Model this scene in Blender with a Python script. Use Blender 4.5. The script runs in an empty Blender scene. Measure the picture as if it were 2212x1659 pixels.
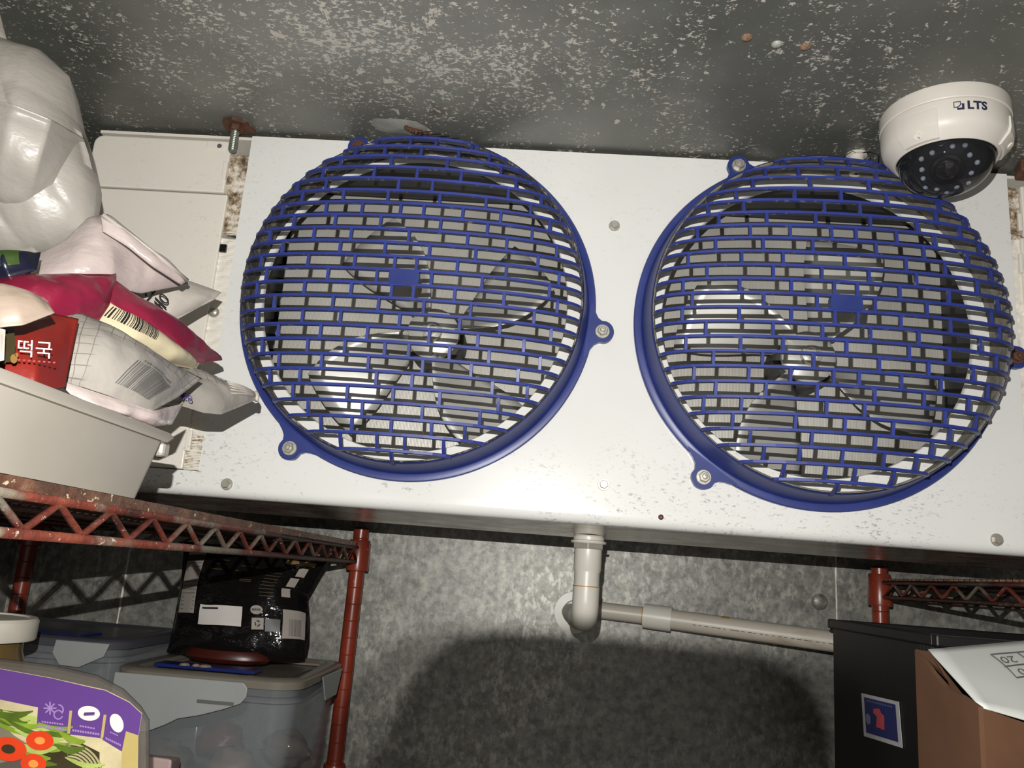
import bpy, bmesh, math, random
from mathutils import Vector, Matrix, noise
random.seed(7)
S = bpy.context.scene
C = bpy.context.collection

# ------------------------------------------------------------------ camera, light, exposure
F_PX = 1770.4                                   # focal length in pixels of a 2212 x 1659 frame
RX = Vector((0.99656375, 0.03543448, 0.07486713))   # camera right
RD = Vector((0.06481777, 0.22911973, -0.97123777))  # camera down
RF = Vector((-0.05156884, 0.97275308, 0.22603563))  # camera forward
cam = bpy.data.cameras.new('camera')
cam.sensor_width = 36.0
cam.lens = F_PX / 2212.0 * 36.0
cam.clip_start = 0.02
cam_ob = bpy.data.objects.new('camera', cam)
C.objects.link(cam_ob)
m = Matrix.Identity(4)
for i in range(3):
    m[i][0] = RX[i]; m[i][1] = -RD[i]; m[i][2] = -RF[i]
cam_ob.matrix_world = m
S.camera = cam_ob

w = bpy.data.worlds.new('world'); S.world = w; w.use_nodes = True
w.node_tree.nodes['Background'].inputs[0].default_value = (1.0, 0.975, 0.93, 1)
w.node_tree.nodes['Background'].inputs[1].default_value = 0.50

def flash(loc, power):                           # the two LEDs of the phone's flash, just above the lens
    L = bpy.data.lights.new('phone_flash', 'SPOT')
    L.energy = power; L.color = (1.0, 0.985, 0.955)
    L.shadow_soft_size = 0.0006
    L.spot_size = math.radians(172); L.spot_blend = 0.7
    o = bpy.data.objects.new('phone_flash', L); C.objects.link(o)
    o.location = loc
    o.rotation_euler = Vector((0.05, 0.96, 0.25)).to_track_quat('-Z', 'Y').to_euler()
flash((-0.0185, 0.0, 0.066), 19.0)
flash((-0.0215, 0.0, 0.066), 19.0)

S.view_settings.view_transform = 'Standard'
S.view_settings.look = 'None'
S.view_settings.gamma = 1.0
S.view_settings.use_curve_mapping = False
S.view_settings.exposure = 0.0

# ------------------------------------------------------------------ geometry helpers
def at(px, py, Y):                               # world point at depth Y seen at a photo pixel
    d = RX*((px-1106)/F_PX) + RD*((py-829.5)/F_PX) + RF
    return d*(Y/d.y)

class MB:
    def __init__(s): s.v = []; s.f = []; s.uv = None; s.smooth = False
    def add(s, v, f):
        n = len(s.v); s.v += [Vector(p) for p in v]; s.f += [tuple(i+n for i in q) for q in f]
        return s
    def box(s, a, b):
        x0, y0, z0 = a; x1, y1, z1 = b
        return s.add([(x0,y0,z0),(x1,y0,z0),(x1,y1,z0),(x0,y1,z0),(x0,y0,z1),(x1,y0,z1),(x1,y1,z1),(x0,y1,z1)],
              [(0,3,2,1),(4,5,6,7),(0,1,5,4),(1,2,6,5),(2,3,7,6),(3,0,4,7)])
    def hexa(s, P):                              # 8 points: 4 bottom (ccw), 4 top
        return s.add(P, [(0,3,2,1),(4,5,6,7),(0,1,5,4),(1,2,6,5),(2,3,7,6),(3,0,4,7)])
    def tube(s, path, r, n=8, cap=True):
        path = [Vector(p) for p in path]; rings = []
        up = None
        for i, p in enumerate(path):
            t = (path[min(i+1, len(path)-1)] - path[max(i-1, 0)]).normalized()
            if up is None: up = Vector((0,0,1)) if abs(t.z) < .9 else Vector((1,0,0))
            a = t.cross(up).normalized(); b = a.cross(t).normalized(); up = b
            rr = r[i] if isinstance(r, (list, tuple)) else r
            rings.append([p + a*rr*math.cos(2*math.pi*k/n) + b*rr*math.sin(2*math.pi*k/n) for k in range(n)])
        v = [q for R in rings for q in R]; f = []
        for i in range(len(path)-1):
            for k in range(n):
                f.append((i*n+k, i*n+(k+1)%n, (i+1)*n+(k+1)%n, (i+1)*n+k))
        if cap:
            f.append(tuple(range(n-1, -1, -1))); f.append(tuple((len(path)-1)*n+k for k in range(n)))
        return s.add(v, f)
    def lathe(s, prof, c, axis='z', n=48, closed=False, cap=False):   # prof: (radius, height along axis)
        c = Vector(c); v = []; f = []
        for r, h in prof:
            for k in range(n):
                a = 2*math.pi*k/n; x, y = r*math.cos(a), r*math.sin(a)
                v.append(c + (Vector((x, y, h)) if axis == 'z' else Vector((x, -h, y)) if axis == 'y' else Vector((h, x, y))))
        m_ = len(prof)
        for i in range(m_ if closed else m_-1):
            j = (i+1) % m_
            for k in range(n): f.append((i*n+k, i*n+(k+1)%n, j*n+(k+1)%n, j*n+k))
        if cap:
            f.append(tuple(range(n))); f.append(tuple((m_-1)*n+k for k in range(n)))
        return s.add(v, f)
    def prism(s, poly, d):                       # poly: 3-D points, d: extrusion vector
        n = len(poly); d = Vector(d); P = [Vector(p) for p in poly]
        return s.add(P + [p+d for p in P], [tuple(range(n)), tuple(range(2*n-1, n-1, -1))] + [(i, (i+1)%n, n+(i+1)%n, n+i) for i in range(n)])
    def polyf(s, poly): return s.add(poly, [tuple(range(len(poly)))])

ROOT = {}
def obj(name, mb, mat, parent=None, smooth=False, bevel=0.0, label=None, fix=True, auto=None):
    me = bpy.data.meshes.new(name)
    org = Vector((0,0,0))
    if parent is not None: org = ROOT[parent.name]
    elif mb.v:
        org = sum(mb.v, Vector((0,0,0)))/len(mb.v)
    me.from_pydata([p-org for p in mb.v], [], mb.f)
    if mb.uv:
        ul = me.uv_layers.new(name='UVMap')
        for l in me.loops: ul.data[l.index].uv = mb.uv[l.vertex_index]
    if fix:
        bm = bmesh.new(); bm.from_mesh(me)
        bmesh.ops.recalc_face_normals(bm, faces=bm.faces); bm.to_mesh(me); bm.free()
    me.materials.append(mat)
    if smooth: me.polygons.foreach_set('use_smooth', [True]*len(me.polygons))
    o = bpy.data.objects.new(name, me); C.objects.link(o)
    if parent is not None: o.parent = parent
    else: o.location = org
    ROOT[o.name] = org
    if bevel:
        b = o.modifiers.new('bevel', 'BEVEL'); b.width = bevel; b.segments = 2; b.limit_method = 'ANGLE'; b.angle_limit = .6
    if auto:
        me.polygons.foreach_set('use_smooth', [True]*len(me.polygons))
        try: me.set_sharp_from_angle(angle=math.radians(auto))
        except Exception: pass
    if label: o['label'] = label
    return o
def tag(o, label, cat, group=None):
    o['label'] = label; o['category'] = cat
    if group: o['group'] = group
    return o
def thing(name, label, cat, loc, group=None):
    o = bpy.data.objects.new(name, None); C.objects.link(o); o.location = loc; o.empty_display_size = .02
    ROOT[o.name] = Vector(loc)
    return tag(o, label, cat, group)
def part_empty(name, parent, label=None):
    o = bpy.data.objects.new(name, None); C.objects.link(o); o.parent = parent; o.empty_display_size = .01
    ROOT[o.name] = ROOT[parent.name]
    if label: o['label'] = label
    return o
def struct(o): o['kind'] = 'structure'; return o

_tc = {}
def text2d(t, size, bold=0.0):
    k = (t, size, bold)
    if k in _tc: return _tc[k]
    cu = bpy.data.curves.new('t', 'FONT'); cu.body = t; cu.size = size; cu.align_x = 'CENTER'; cu.align_y = 'CENTER'
    cu.resolution_u = 3; cu.offset = bold
    o = bpy.data.objects.new('t', cu); C.objects.link(o)
    dg = bpy.context.evaluated_depsgraph_get(); dg.update()
    me = o.evaluated_get(dg).to_mesh()
    r = ([(v.co.x, v.co.y) for v in me.vertices], [tuple(p.vertices) for p in me.polygons])
    o.evaluated_get(dg).to_mesh_clear()
    bpy.data.objects.remove(o); bpy.data.curves.remove(cu)
    _tc[k] = r
    return r
def text_mb(mb, t, size, fn, bold=0.0):          # fn(x, y) -> 3-D
    v, f = text2d(t, size, bold)
    if v: mb.add([fn(*p) for p in v], f)
    return mb

# ------------------------------------------------------------------ material helpers
class N:
    def __init__(s, name):
        s.m = bpy.data.materials.new(name); s.m.use_nodes = True
        s.t = s.m.node_tree; s.b = s.t.nodes['Principled BSDF']
        s._co = None
    def n(s, kind, **kw):
        x = s.t.nodes.new(kind)
        for k, v in kw.items():
            if k in x.inputs: x.inputs[k].default_value = v
            else: setattr(x, k, v)
        return x
    def l(s, a, b): s.t.links.new(a, b)
    def co(s, kind='Object', scale=(1,1,1)):
        tc = s.n('ShaderNodeTexCoord'); mp = s.n('ShaderNodeMapping'); mp.inputs['Scale'].default_value = scale
        s.l(tc.outputs[kind], mp.inputs['Vector']); return mp.outputs[0]
    def noise(s, scale, detail=4, rough=.55, co=None, out='Fac'):
        x = s.n('ShaderNodeTexNoise'); x.inputs['Scale'].default_value = scale
        x.inputs['Detail'].default_value = detail; x.inputs['Roughness'].default_value = rough
        s.l(co if co else s.co(), x.inputs['Vector']); return x.outputs[out]
    def voro(s, scale, co=None, out='Distance', feat='F1'):
        x = s.n('ShaderNodeTexVoronoi'); x.feature = feat; x.inputs['Scale'].default_value = scale
        s.l(co if co else s.co(), x.inputs['Vector']); return x.outputs[out]
    def ramp(s, fac, stops):
        r = s.n('ShaderNodeValToRGB'); e = r.color_ramp.elements
        while len(e) < len(stops): e.new(.5)
        for k, (p, c) in enumerate(stops):
            e[k].position = p; e[k].color = c if len(c) == 4 else (*c, 1)
        s.l(fac, r.inputs[0]); return r.outputs[0]
    def thr(s, fac, a, b):                       # 0..1 between a and b
        r = s.n('ShaderNodeMapRange'); r.inputs[1].default_value = a; r.inputs[2].default_value = b
        s.l(fac, r.inputs[0]); return r.outputs[0]
    def math(s, op, a, b=None):
        x = s.n('ShaderNodeMath'); x.operation = op
        for i, q in enumerate((a, b)):
            if q is None: continue
            if isinstance(q, (int, float)): x.inputs[i].default_value = q
            else: s.l(q, x.inputs[i])
        return x.outputs[0]
    def mix(s, fac, a, b):
        x = s.n('ShaderNodeMix'); x.data_type = 'RGBA'
        for i, q in ((0, fac), (6, a), (7, b)):
            if isinstance(q, (int, float)): x.inputs[i].default_value = q if i == 0 else (q, q, q, 1)
            elif isinstance(q, tuple): x.inputs[i].default_value = q if len(q) == 4 else (*q, 1)
            else: s.l(q, x.inputs[i])
        return x.outputs[2]
    def bump(s, h, strength=.3, dist=.01):
        x = s.n('ShaderNodeBump'); x.inputs['Strength'].default_value = strength; x.inputs['Distance'].default_value = dist
        s.l(h, x.inputs['Height']); s.l(x.outputs[0], s.b.inputs['Normal'])
    def set(s, **kw):
        for k, v in kw.items():
            q = s.b.inputs[k.replace('_', ' ')]
            if isinstance(v, (int, float)): q.default_value = v
            elif isinstance(v, tuple): q.default_value = v if len(v) == 4 else (*v, 1)
            else: s.l(v, q)
        return s
def srgb(r, g, b):
    f = lambda c: (c/255/12.92) if c/255 <= .04045 else ((c/255+.055)/1.055)**2.4
    return (f(r), f(g), f(b))
def plain(name, col, rough=.5, metal=0.0, var=.12, scale=40, bump=0.0, **kw):
    q = N(name)
    nz = q.noise(scale)
    d = tuple(max(0, c*(1-var)) for c in col); u = tuple(min(1, c*(1+var)) for c in col)
    q.set(Base_Color=q.ramp(nz, [(.3, d), (.7, u)]), Roughness=rough, Metallic=metal, **kw)
    if bump: q.bump(nz, bump, .004)
    return q.m

# galvanised ceiling with whitish corrosion specks
q = N('corroded_ceiling')
cst = q.co('Object'); cst2 = q.co('Object', (.9, 1.15, 1)); cst3 = q.co('Object', (1.2, .8, 1))
base = q.ramp(q.noise(4, 6, .6, cst), [(.3, srgb(84, 86, 80)), (.7, srgb(116, 116, 110))])
sx = q.n('ShaderNodeSeparateXYZ'); q.l(cst, sx.inputs[0])
# the paler zone lies over the left fan
ddx = q.math('MULTIPLY', q.math('ADD', sx.outputs[0], .42), 2.6); ddy = q.math('MULTIPLY', q.math('SUBTRACT', sx.outputs[1], .84), 5.0)
rr_ = q.math('SQRT', q.math('ADD', q.math('MULTIPLY', ddx, ddx), q.math('MULTIPLY', ddy, ddy)))
zone = q.thr(q.math('ADD', rr_, q.math('MULTIPLY', q.noise(6, 5, .6, cst), 1.1)), 1.45, .55)
dens = q.math('ADD', q.math('MULTIPLY', zone, .08), q.math('MULTIPLY', q.noise(3.0, 3, .5, cst), .10))
f1 = q.noise(185, 4, .7, cst2); f2 = q.noise(62, 5, .72, cst3)
clus = q.math('MULTIPLY', q.thr(q.noise(16, 4, .6, cst3), .36, .62), .11)
f1 = q.math('ADD', f1, clus); s1 = q.thr(q.math('ADD', f1, dens), .715, .75); s2 = q.thr(q.math('ADD', f2, q.math('MULTIPLY', dens, .7)), .665, .69)
f3 = q.noise(22, 6, .62, cst); s3 = q.thr(f3, .70, .72)
spec = q.math('MAXIMUM', q.math('MAXIMUM', s1, s2), s3)
b2 = q.mix(q.math('MULTIPLY', zone, .5), base, srgb(188, 186, 178))
rust = q.math('MULTIPLY', q.thr(q.noise(9, 4, .6, q.co('Object', (1.3, 1, 1))), .66, .74), .5)
b3 = q.mix(rust, b2, srgb(96, 78, 66))
q.set(Base_Color=q.mix(q.math('MULTIPLY', spec, .75), b3, srgb(214, 208, 196)), Roughness=q.mix(spec, .42, .8), Metallic=.2, Specular_IOR_Level=.4)
q.bump(spec, .5, .003)
M_CEIL = q.m
# galvanised wall sheet with spangle
q = N('galvanised_sheet')
cc = q.co('Object'); sp = q.voro(130, cc, 'Color'); sepr = q.n('ShaderNodeSeparateColor'); q.l(sp, sepr.inputs[0])
nz = q.noise(70, 6, .72, cc)
g = q.math('ADD', q.math('MULTIPLY', sepr.outputs[0], .13), q.math('MULTIPLY', nz, .9))
fl = q.thr(q.noise(80, 5, .7, q.co('Object', (1.2, 1, .7))), .50, .62)
bc = q.ramp(g, [(.36, srgb(104, 104, 99)), (.66, srgb(152, 150, 141))])
big = q.thr(q.noise(3.6, 3, .5, cc), .38, .66)
q.set(Base_Color=q.mix(q.math('MULTIPLY', q.math('MULTIPLY', fl, big), .5), bc, srgb(222, 218, 206)), Metallic=.3, Roughness=.45)
q.bump(g, .10, .002)
M_GALV = q.m
# white painted evaporator panel with black mould specks
def painted(name, col, dirt, spots=1.0):
    q = N(name); cc = q.co('Object')
    st = q.co('Object', (.55, 1, 1.3))
    a = q.thr(q.noise(130, 4, .75, q.co('Object', (.8, 1, 1.2))), .60, .66); am = q.thr(q.noise(9, 4, .6, cc), .46, .58)
    b = q.thr(q.noise(260, 3, .7, st), .60, .67); bm_ = q.thr(q.noise(4.5, 3, .55, cc), .46, .60)
    sx = q.n('ShaderNodeSeparateXYZ'); q.l(q.co('Object'), sx.inputs[0])
    low = q.thr(sx.outputs[2], .12, -.16)        # the lower part of the sheet is the dirtier one
    s_ = q.math('MULTIPLY', q.math('MAXIMUM', q.math('MULTIPLY', a, am), q.math('MULTIPLY', b, bm_)), q.math('ADD', q.math('MULTIPLY', low, 1.1), .16))
    base = q.ramp(q.noise(6, 4, .5, cc), [(.3, tuple(c*.94 for c in col)), (.7, col)])
    q.set(Base_Color=q.mix(q.math('MULTIPLY', s_, spots), base, dirt), Roughness=.20, Specular_IOR_Level=.42)
    q.bump(q.noise(25, 4, .6, cc), .03, .004)
    return q.m
M_WHITE = painted('white_enamel', srgb(228, 227, 222), srgb(60, 52, 44), .85)
M_COVER = painted('cream_enamel', srgb(230, 224, 212), srgb(64, 56, 48), .8)
# corroded hinge strip
q = N('corroded_strip'); cc = q.co('Object')
k = q.noise(60, 6, .75, cc)
q.set(Base_Color=q.ramp(k, [(.36, srgb(70, 58, 44)), (.47, srgb(150, 130, 104)), (.56, srgb(216, 206, 190)), (.68, srgb(228, 220, 206))]), Roughness=.6)
q.bump(k, .6, .004)
M_CORR = q.m
# blue moulded plastic with grey dust on the flanks of the bars
q = N('blue_plastic'); cc = q.co('Object')
ge = q.n('ShaderNodeNewGeometry'); sx = q.n('ShaderNodeSeparateXYZ'); q.l(ge.outputs['Normal'], sx.inputs[0])
side = q.thr(q.math('ABSOLUTE', sx.outputs[1]), .45, .2)
dust = q.math('MULTIPLY', side, q.thr(q.noise(55, 5, .7, cc), .34, .50)); pale = q.math('MULTIPLY', side, q.thr(q.noise(85, 5, .75, cc), .58, .64))
base = q.ramp(q.noise(30, 4, .6, cc), [(.3, srgb(40, 53, 124)), (.7, srgb(48, 62, 142))])
q.set(Base_Color=q.mix(pale, q.mix(q.math('MULTIPLY', dust, .85), base, srgb(62, 60, 58)), srgb(150, 144, 132)), Roughness=.42, Specular_IOR_Level=.5)
M_BLUE = q.m
q = N('grey_dust'); cc = q.co('Object'); a = q.noise(60, 6, .75, cc)
q.set(Base_Color=q.ramp(a, [(.35, srgb(34, 34, 38)), (.52, srgb(66, 64, 62)), (.64, srgb(150, 144, 132))]), Roughness=.8)
q.bump(a, .5, .003)
M_DUST = q.m
M_DUST2 = plain('pale_dust', srgb(120, 116, 106), .8, 0, .35, 90, .5)
q = N('blue_rim'); cc = q.co('Object')
base = q.ramp(q.noise(22, 5, .6, cc), [(.3, srgb(38, 50, 110)), (.7, srgb(48, 60, 124))])
q.set(Base_Color=base, Roughness=.38, Specular_IOR_Level=.5)
M_BLUER = q.m
M_STEEL = plain('stainless_bolt', srgb(182, 178, 166), .4, .55, .1, 120)
M_RUST = plain('rusty_steel', srgb(98, 66, 50), .7, .3, .35, 90, .4)
M_ZINC = plain('zinc_rod', srgb(134, 138, 128), .45, .7, .15, 90)
# coil: fine vertical aluminium fins
q = N('aluminium_fins'); cc = q.co('Object')
wv = q.n('ShaderNodeTexWave'); wv.wave_type = 'BANDS'; wv.bands_direction = 'X'; wv.inputs['Scale'].default_value = 160; wv.inputs['Distortion'].default_value = .6
q.l(cc, wv.inputs['Vector'])
nz = q.noise(7, 4, .6, q.co('Object', (1, 1, .5)))
q.set(Base_Color=q.ramp(nz, [(.3, srgb(182, 178, 168)), (.7, srgb(214, 211, 202))]), Metallic=.35, Roughness=.42)
q.bump(wv.outputs['Fac'], .12, .002)
M_FIN = q.m
M_ALU = plain('fan_aluminium', srgb(196, 194, 186), .38, .3, .06, 30)
M_BLACK = plain('black_plastic', srgb(13, 13, 13), .35, 0, .2, 60)
M_DARKBOX = plain('dark_interior', srgb(60, 60, 58), .6, .2, .2, 20)  # inner parts, and the two added sheets whose dark tone is shade
q = N('polished_pan'); cc = q.co('Object', (.4, 1, 1))
q.set(Base_Color=q.ramp(q.noise(30, 5, .6, cc), [(.35, srgb(196, 194, 188)), (.7, srgb(232, 230, 224))]), Metallic=1.0, Roughness=q.thr(q.noise(40, 5, .6, cc), -.3, 2.6))
M_PAN = q.m
# red epoxy shelf wire with worn pale patches
q = N('red_shelf_wire'); cc = q.co('Object')
a = q.noise(24, 5, .65, cc); b = q.noise(160, 4, .7, cc)
c1 = q.ramp(a, [(.32, srgb(58, 32, 26)), (.5, srgb(104, 48, 36)), (.7, srgb(132, 74, 54))])
c2 = q.mix(q.thr(q.noise(13, 4, .6, cc), .50, .60), c1, srgb(112, 104, 90))
q.set(Base_Color=q.mix(q.math('MULTIPLY', q.thr(b, .62, .70), .8), c2, srgb(206, 196, 176)), Roughness=.5)
q.bump(b, .4, .003)
M_WIRE = q.m
q = N('red_shelf_post'); cc = q.co('Object')
a = q.noise(16, 4, .6, cc)
q.set(Base_Color=q.mix(q.thr(q.noise(60, 3, .6, cc), .70, .76), q.ramp(a, [(.3, srgb(104, 40, 26)), (.7, srgb(140, 56, 36))]), srgb(170, 150, 136)), Roughness=.3)
M_POST = q.m
q = N('grimy_shelf_mat'); cc = q.co('Object')
a = q.noise(45, 5, .7, cc)
q.set(Base_Color=q.mix(q.thr(q.noise(85, 3, .6, q.co('Object', (1, 1, 1.3))), .64, .68), q.ramp(a, [(.35, srgb(62, 40, 30)), (.6, srgb(104, 70, 52)), (.75, srgb(130, 96, 74))]), srgb(198, 182, 150)), Roughness=.35)
q.bump(a, .6, .004)
M_MAT = q.m
M_PVC = plain('white_pvc', srgb(206, 202, 190), .35, 0, .05, 14)
q = N('aged_pvc_pipe'); cc = q.co('Object')
q.set(Base_Color=q.mix(q.thr(q.noise(12, 4, .6, q.co('Object', (1, 3, 3))), .55, .8), srgb(186, 178, 164), srgb(156, 140, 116)), Roughness=.4)
M_PVC2 = q.m
M_GLUE = plain('amber_glue', srgb(176, 128, 60), .35, 0, .2, 60)
M_CAM = plain('camera_white', srgb(214, 208, 198), .42, 0, .03, 30)
M_INK = plain('navy_print', srgb(38, 42, 70), .5, 0, .05)
M_LED = plain('led_lens', srgb(226, 236, 250), .08, 0, .03, 50, Specular_IOR_Level=1.0)
M_LENS = plain('lens_glass', srgb(34, 22, 20), .05, 0, .1, 50, Specular_IOR_Level=1.0, Coat_Weight=1.0)
q = N('smoked_dome')
q.set(Base_Color=(.42, .43, .46), Roughness=.02, IOR=1.25, Transmission_Weight=.97, Specular_IOR_Level=.6)
M_DOME = q.m

def film(name, c0, c1, rough=.3, bump=.3, scale=9, **kw):
    q = N(name); cc = q.co('Object')
    nz = q.noise(scale, 5, .55, cc)
    q.set(Base_Color=q.ramp(nz, [(.3, c0), (.7, c1)]), Roughness=rough, **kw)
    q.bump(q.noise(22, 4, .6, q.co('Object', (1, .6, 1.6))), bump, .012)
    return q.m
M_BAG = film('white_bag_film', srgb(156, 150, 141), srgb(174, 168, 159), .38, .22, Subsurface_Weight=0.0)
M_POUCH = film('pinkish_white_film', srgb(168, 152, 148), srgb(194, 180, 174), .25, .3)
M_POUCH2 = film('grey_white_film', srgb(168, 160, 152), srgb(190, 182, 172), .35, .2)
M_BEIGE = film('beige_film', srgb(136, 120, 106), srgb(154, 138, 124), .5, .15)
M_REDP = film('red_film', srgb(104, 24, 18), srgb(122, 32, 24), .35, .1)
M_MAG = film('magenta_film', srgb(112, 18, 44), srgb(142, 34, 62), .3, .2)
M_CREAM = film('cream_film', srgb(196, 184, 150), srgb(208, 196, 164), .3, .15)
M_TUBW = plain('translucent_tub', srgb(156, 149, 138), .4, 0, .08, 6, Subsurface_Weight=0.0)
M_BLKF = film('black_film', srgb(12, 11, 11), srgb(20, 18, 18), .12, .35)
M_GREENP = film('green_label', srgb(44, 62, 26), srgb(56, 76, 30), .3, .1)
M_NAVYP = film('dark_navy_film', srgb(16, 18, 34), srgb(24, 26, 44), .3, .1)
# grid-printed white film, lines drawn in UV
q = N('grid_printed_film')
uv = q.n('ShaderNodeTexCoord'); sx = q.n('ShaderNodeSeparateXYZ'); q.l(uv.outputs['UV'], sx.inputs[0])
def lines(c, n, wd):
    fr = q.math('FRACT', q.math('MULTIPLY', c, n)); return q.thr(q.math('ABSOLUTE', q.math('SUBTRACT', fr, .5)), wd, wd*.55)
gl = q.math('MAXIMUM', lines(sx.outputs[0], 13, .05), lines(sx.outputs[1], 8, .05))
edge = q.math('MAXIMUM', q.thr(sx.outputs[1], .62, .68), q.thr(sx.outputs[0], .24, .18))
base = q.ramp(q.noise(10, 4, .6), [(.3, srgb(134, 129, 121)), (.7, srgb(156, 150, 142))])
q.set(Base_Color=q.mix(q.math('MULTIPLY', q.math('MULTIPLY', gl, edge), .75), base, srgb(96, 84, 80)), Roughness=.3)
q.bump(q.noise(20, 4, .6), .3, .01)
M_GRID = q.m
M_PRINT = plain('black_print', srgb(30, 28, 30), .5, 0, .05)
M_PGREY = plain('grey_print', srgb(92, 90, 88), .5, 0, .05)
M_PWHITE = plain('white_print', srgb(206, 200, 194), .4, 0, .03)
M_LABEL = plain('label_paper', srgb(150, 142, 134), .35, 0, .05)
M_GOLD = plain('gold_print', srgb(120, 92, 48), .4, 0, .1)
M_PURP = plain('purple_print', srgb(86, 56, 118), .35, 0, .08, 12)
M_LILAC = plain('lilac_print', srgb(142, 114, 164), .4, 0, .05)
M_OCHRE = plain('ochre_print', srgb(164, 146, 90), .4, 0, .08, 20)
M_CHILI = plain('chilli_print', srgb(190, 56, 26), .35, 0, .08, 40)
M_CHILI2 = plain('chilli_core_print', srgb(226, 130, 60), .4, 0, .15, 120)
M_LEAF = plain('spring_onion_print', srgb(112, 134, 40), .4, 0, .25, 60)
M_LEAF3 = plain('pale_onion_print', srgb(148, 162, 84), .4, 0, .25, 60)
M_LEAF2 = plain('dark_leaf_print', srgb(74, 92, 30), .4, 0, .25, 60)
M_NOODLE = plain('noodle_print', srgb(176, 164, 128), .4, 0, .15, 60)
M_BOWLD = plain('dark_broth_print', srgb(50, 44, 26), .4, 0, .2, 40)
q = N('clear_tray_film'); q.set(Base_Color=srgb(98, 92, 84), Roughness=.3, Alpha=.55); M_TRAYC = q.m
q = N('clear_box_plastic'); q.set(Base_Color=srgb(142, 146, 148), Roughness=.10, Alpha=.30, Specular_IOR_Level=.6); M_CLEAR = q.m
q = N('frosted_lid_plastic'); q.set(Base_Color=srgb(124, 118, 106), Roughness=.25, Alpha=.8); M_LID = q.m
M_LIDB = plain('grey_lid_plastic', srgb(70, 70, 76), .3, 0, .1, 10)
M_FLAP = plain('grey_latch_plastic', srgb(146, 148, 146), .35, 0, .05, 12)
M_GASK = plain('blue_gasket', srgb(22, 34, 92), .3, 0, .1, 20)
M_CONT = plain('frozen_food_bags', srgb(112, 102, 92), .15, 0, .35, 30, .4)
M_BROWN = plain('brown_contents', srgb(108, 70, 54), .4, 0, .25, 20, .3)
M_JAR = plain('amber_jar', srgb(96, 78, 44), .2, 0, .2, 10)
M_JLID = plain('white_screw_lid', srgb(196, 190, 176), .5, 0, .12, 25)
M_PINK = plain('pale_pink_paper', srgb(166, 142, 138), .6, 0, .08, 20)
M_CARD = plain('brown_cardboard', srgb(90, 60, 38), .8, 0, .12, 30)
M_PAPER = plain('white_paper', srgb(206, 208, 202), .7, 0, .04, 8)
M_STBLUE = plain('sticker_blue', srgb(40, 46, 96), .4, 0, .1, 40)
M_STRED = plain('sticker_red', srgb(190, 76, 84), .4, 0, .1, 40)
M_STGREY = plain('sticker_grey', srgb(180, 180, 180), .5, 0, .05)
M_CRATE = plain('black_crate', srgb(15, 14, 14), .5, 0, .2, 20)
M_SKIN = plain('skin', srgb(196, 140, 112), .5, 0, .08, 60)
M_FLOOR = plain('dark_floor', srgb(90, 84, 78), .6, 0, .2, 6)
M_CAULK = plain('grey_caulk', srgb(150, 150, 142), .5, 0, .2, 40, .4)
M_BEAD = plain('pale_seam_bead', srgb(232, 228, 214), .4, 0, .2, 90, .6)
M_NYLON = plain('white_nylon', srgb(206, 200, 188), .4, 0, .08, 40)

# ------------------------------------------------------------------ the room
PZ0, PZ1 = .063, .531
PY = .955                                        # face of the evaporator's front sheet
CEIL, WALL, FLOOR = .536, 1.40, -1.72
struct(obj('ceiling', MB().box((-.95, -1.6, CEIL), (1.35, WALL+.06, CEIL+.05)), M_CEIL))
struct(obj('floor', MB().box((-.95, -1.6, FLOOR-.05), (1.35, WALL+.06, FLOOR)), M_FLOOR))
struct(obj('wall_left', MB().box((-.95, -1.6, FLOOR), (-.885, WALL, CEIL)), M_GALV))
struct(obj('wall_right', MB().box((1.28, -1.6, FLOOR), (1.35, WALL, CEIL)), M_GALV))
SEAML, SEAMR = -.7024, .4813
wb = struct(obj('wall_back', MB().box((-.95, WALL+.006, FLOOR), (1.35, WALL+.06, CEIL)), M_GALV))
e = .0012
for x0, x1 in ((-.885, SEAML-e), (SEAML+e, SEAMR-e), (SEAMR+e, 1.28)):
    obj('wall_panel', MB().box((x0, WALL, FLOOR), (x1, WALL+.006, CEIL)), M_GALV, wb)
for x in (SEAML, SEAMR):
    n_ = 60; mb = MB()
    path = [(x + .0004*random.uniform(-1, 1), WALL+.0006, -.9 + i*.016) for i in range(66)]
    mb.tube(path, [.0019*random.uniform(.6, 1.35) for _ in path], 6)
    obj('seam_bead', mb, M_BEAD, wb, True, label='pale bead of sealant in the sheet joint')
for px, py in ((1770, 1300),):
    p_ = at(px, py, WALL)
    for dz in (0, -.42, -.84):
        obj('panel_plug', MB().lathe([(.0135, -.004), (.013, .0015), (.0105, .0042), (.006, .0058), (.0005, .0062)], (p_.x, WALL, p_.z+dz), 'y', 24), M_GALV, wb, True)
struct(obj('trim_1', MB().prism([(-.885, WALL, FLOOR), (-.862, WALL, FLOOR), (-.885, WALL-.022, FLOOR)], (0, 0, CEIL-FLOOR)), M_GALV))

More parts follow.
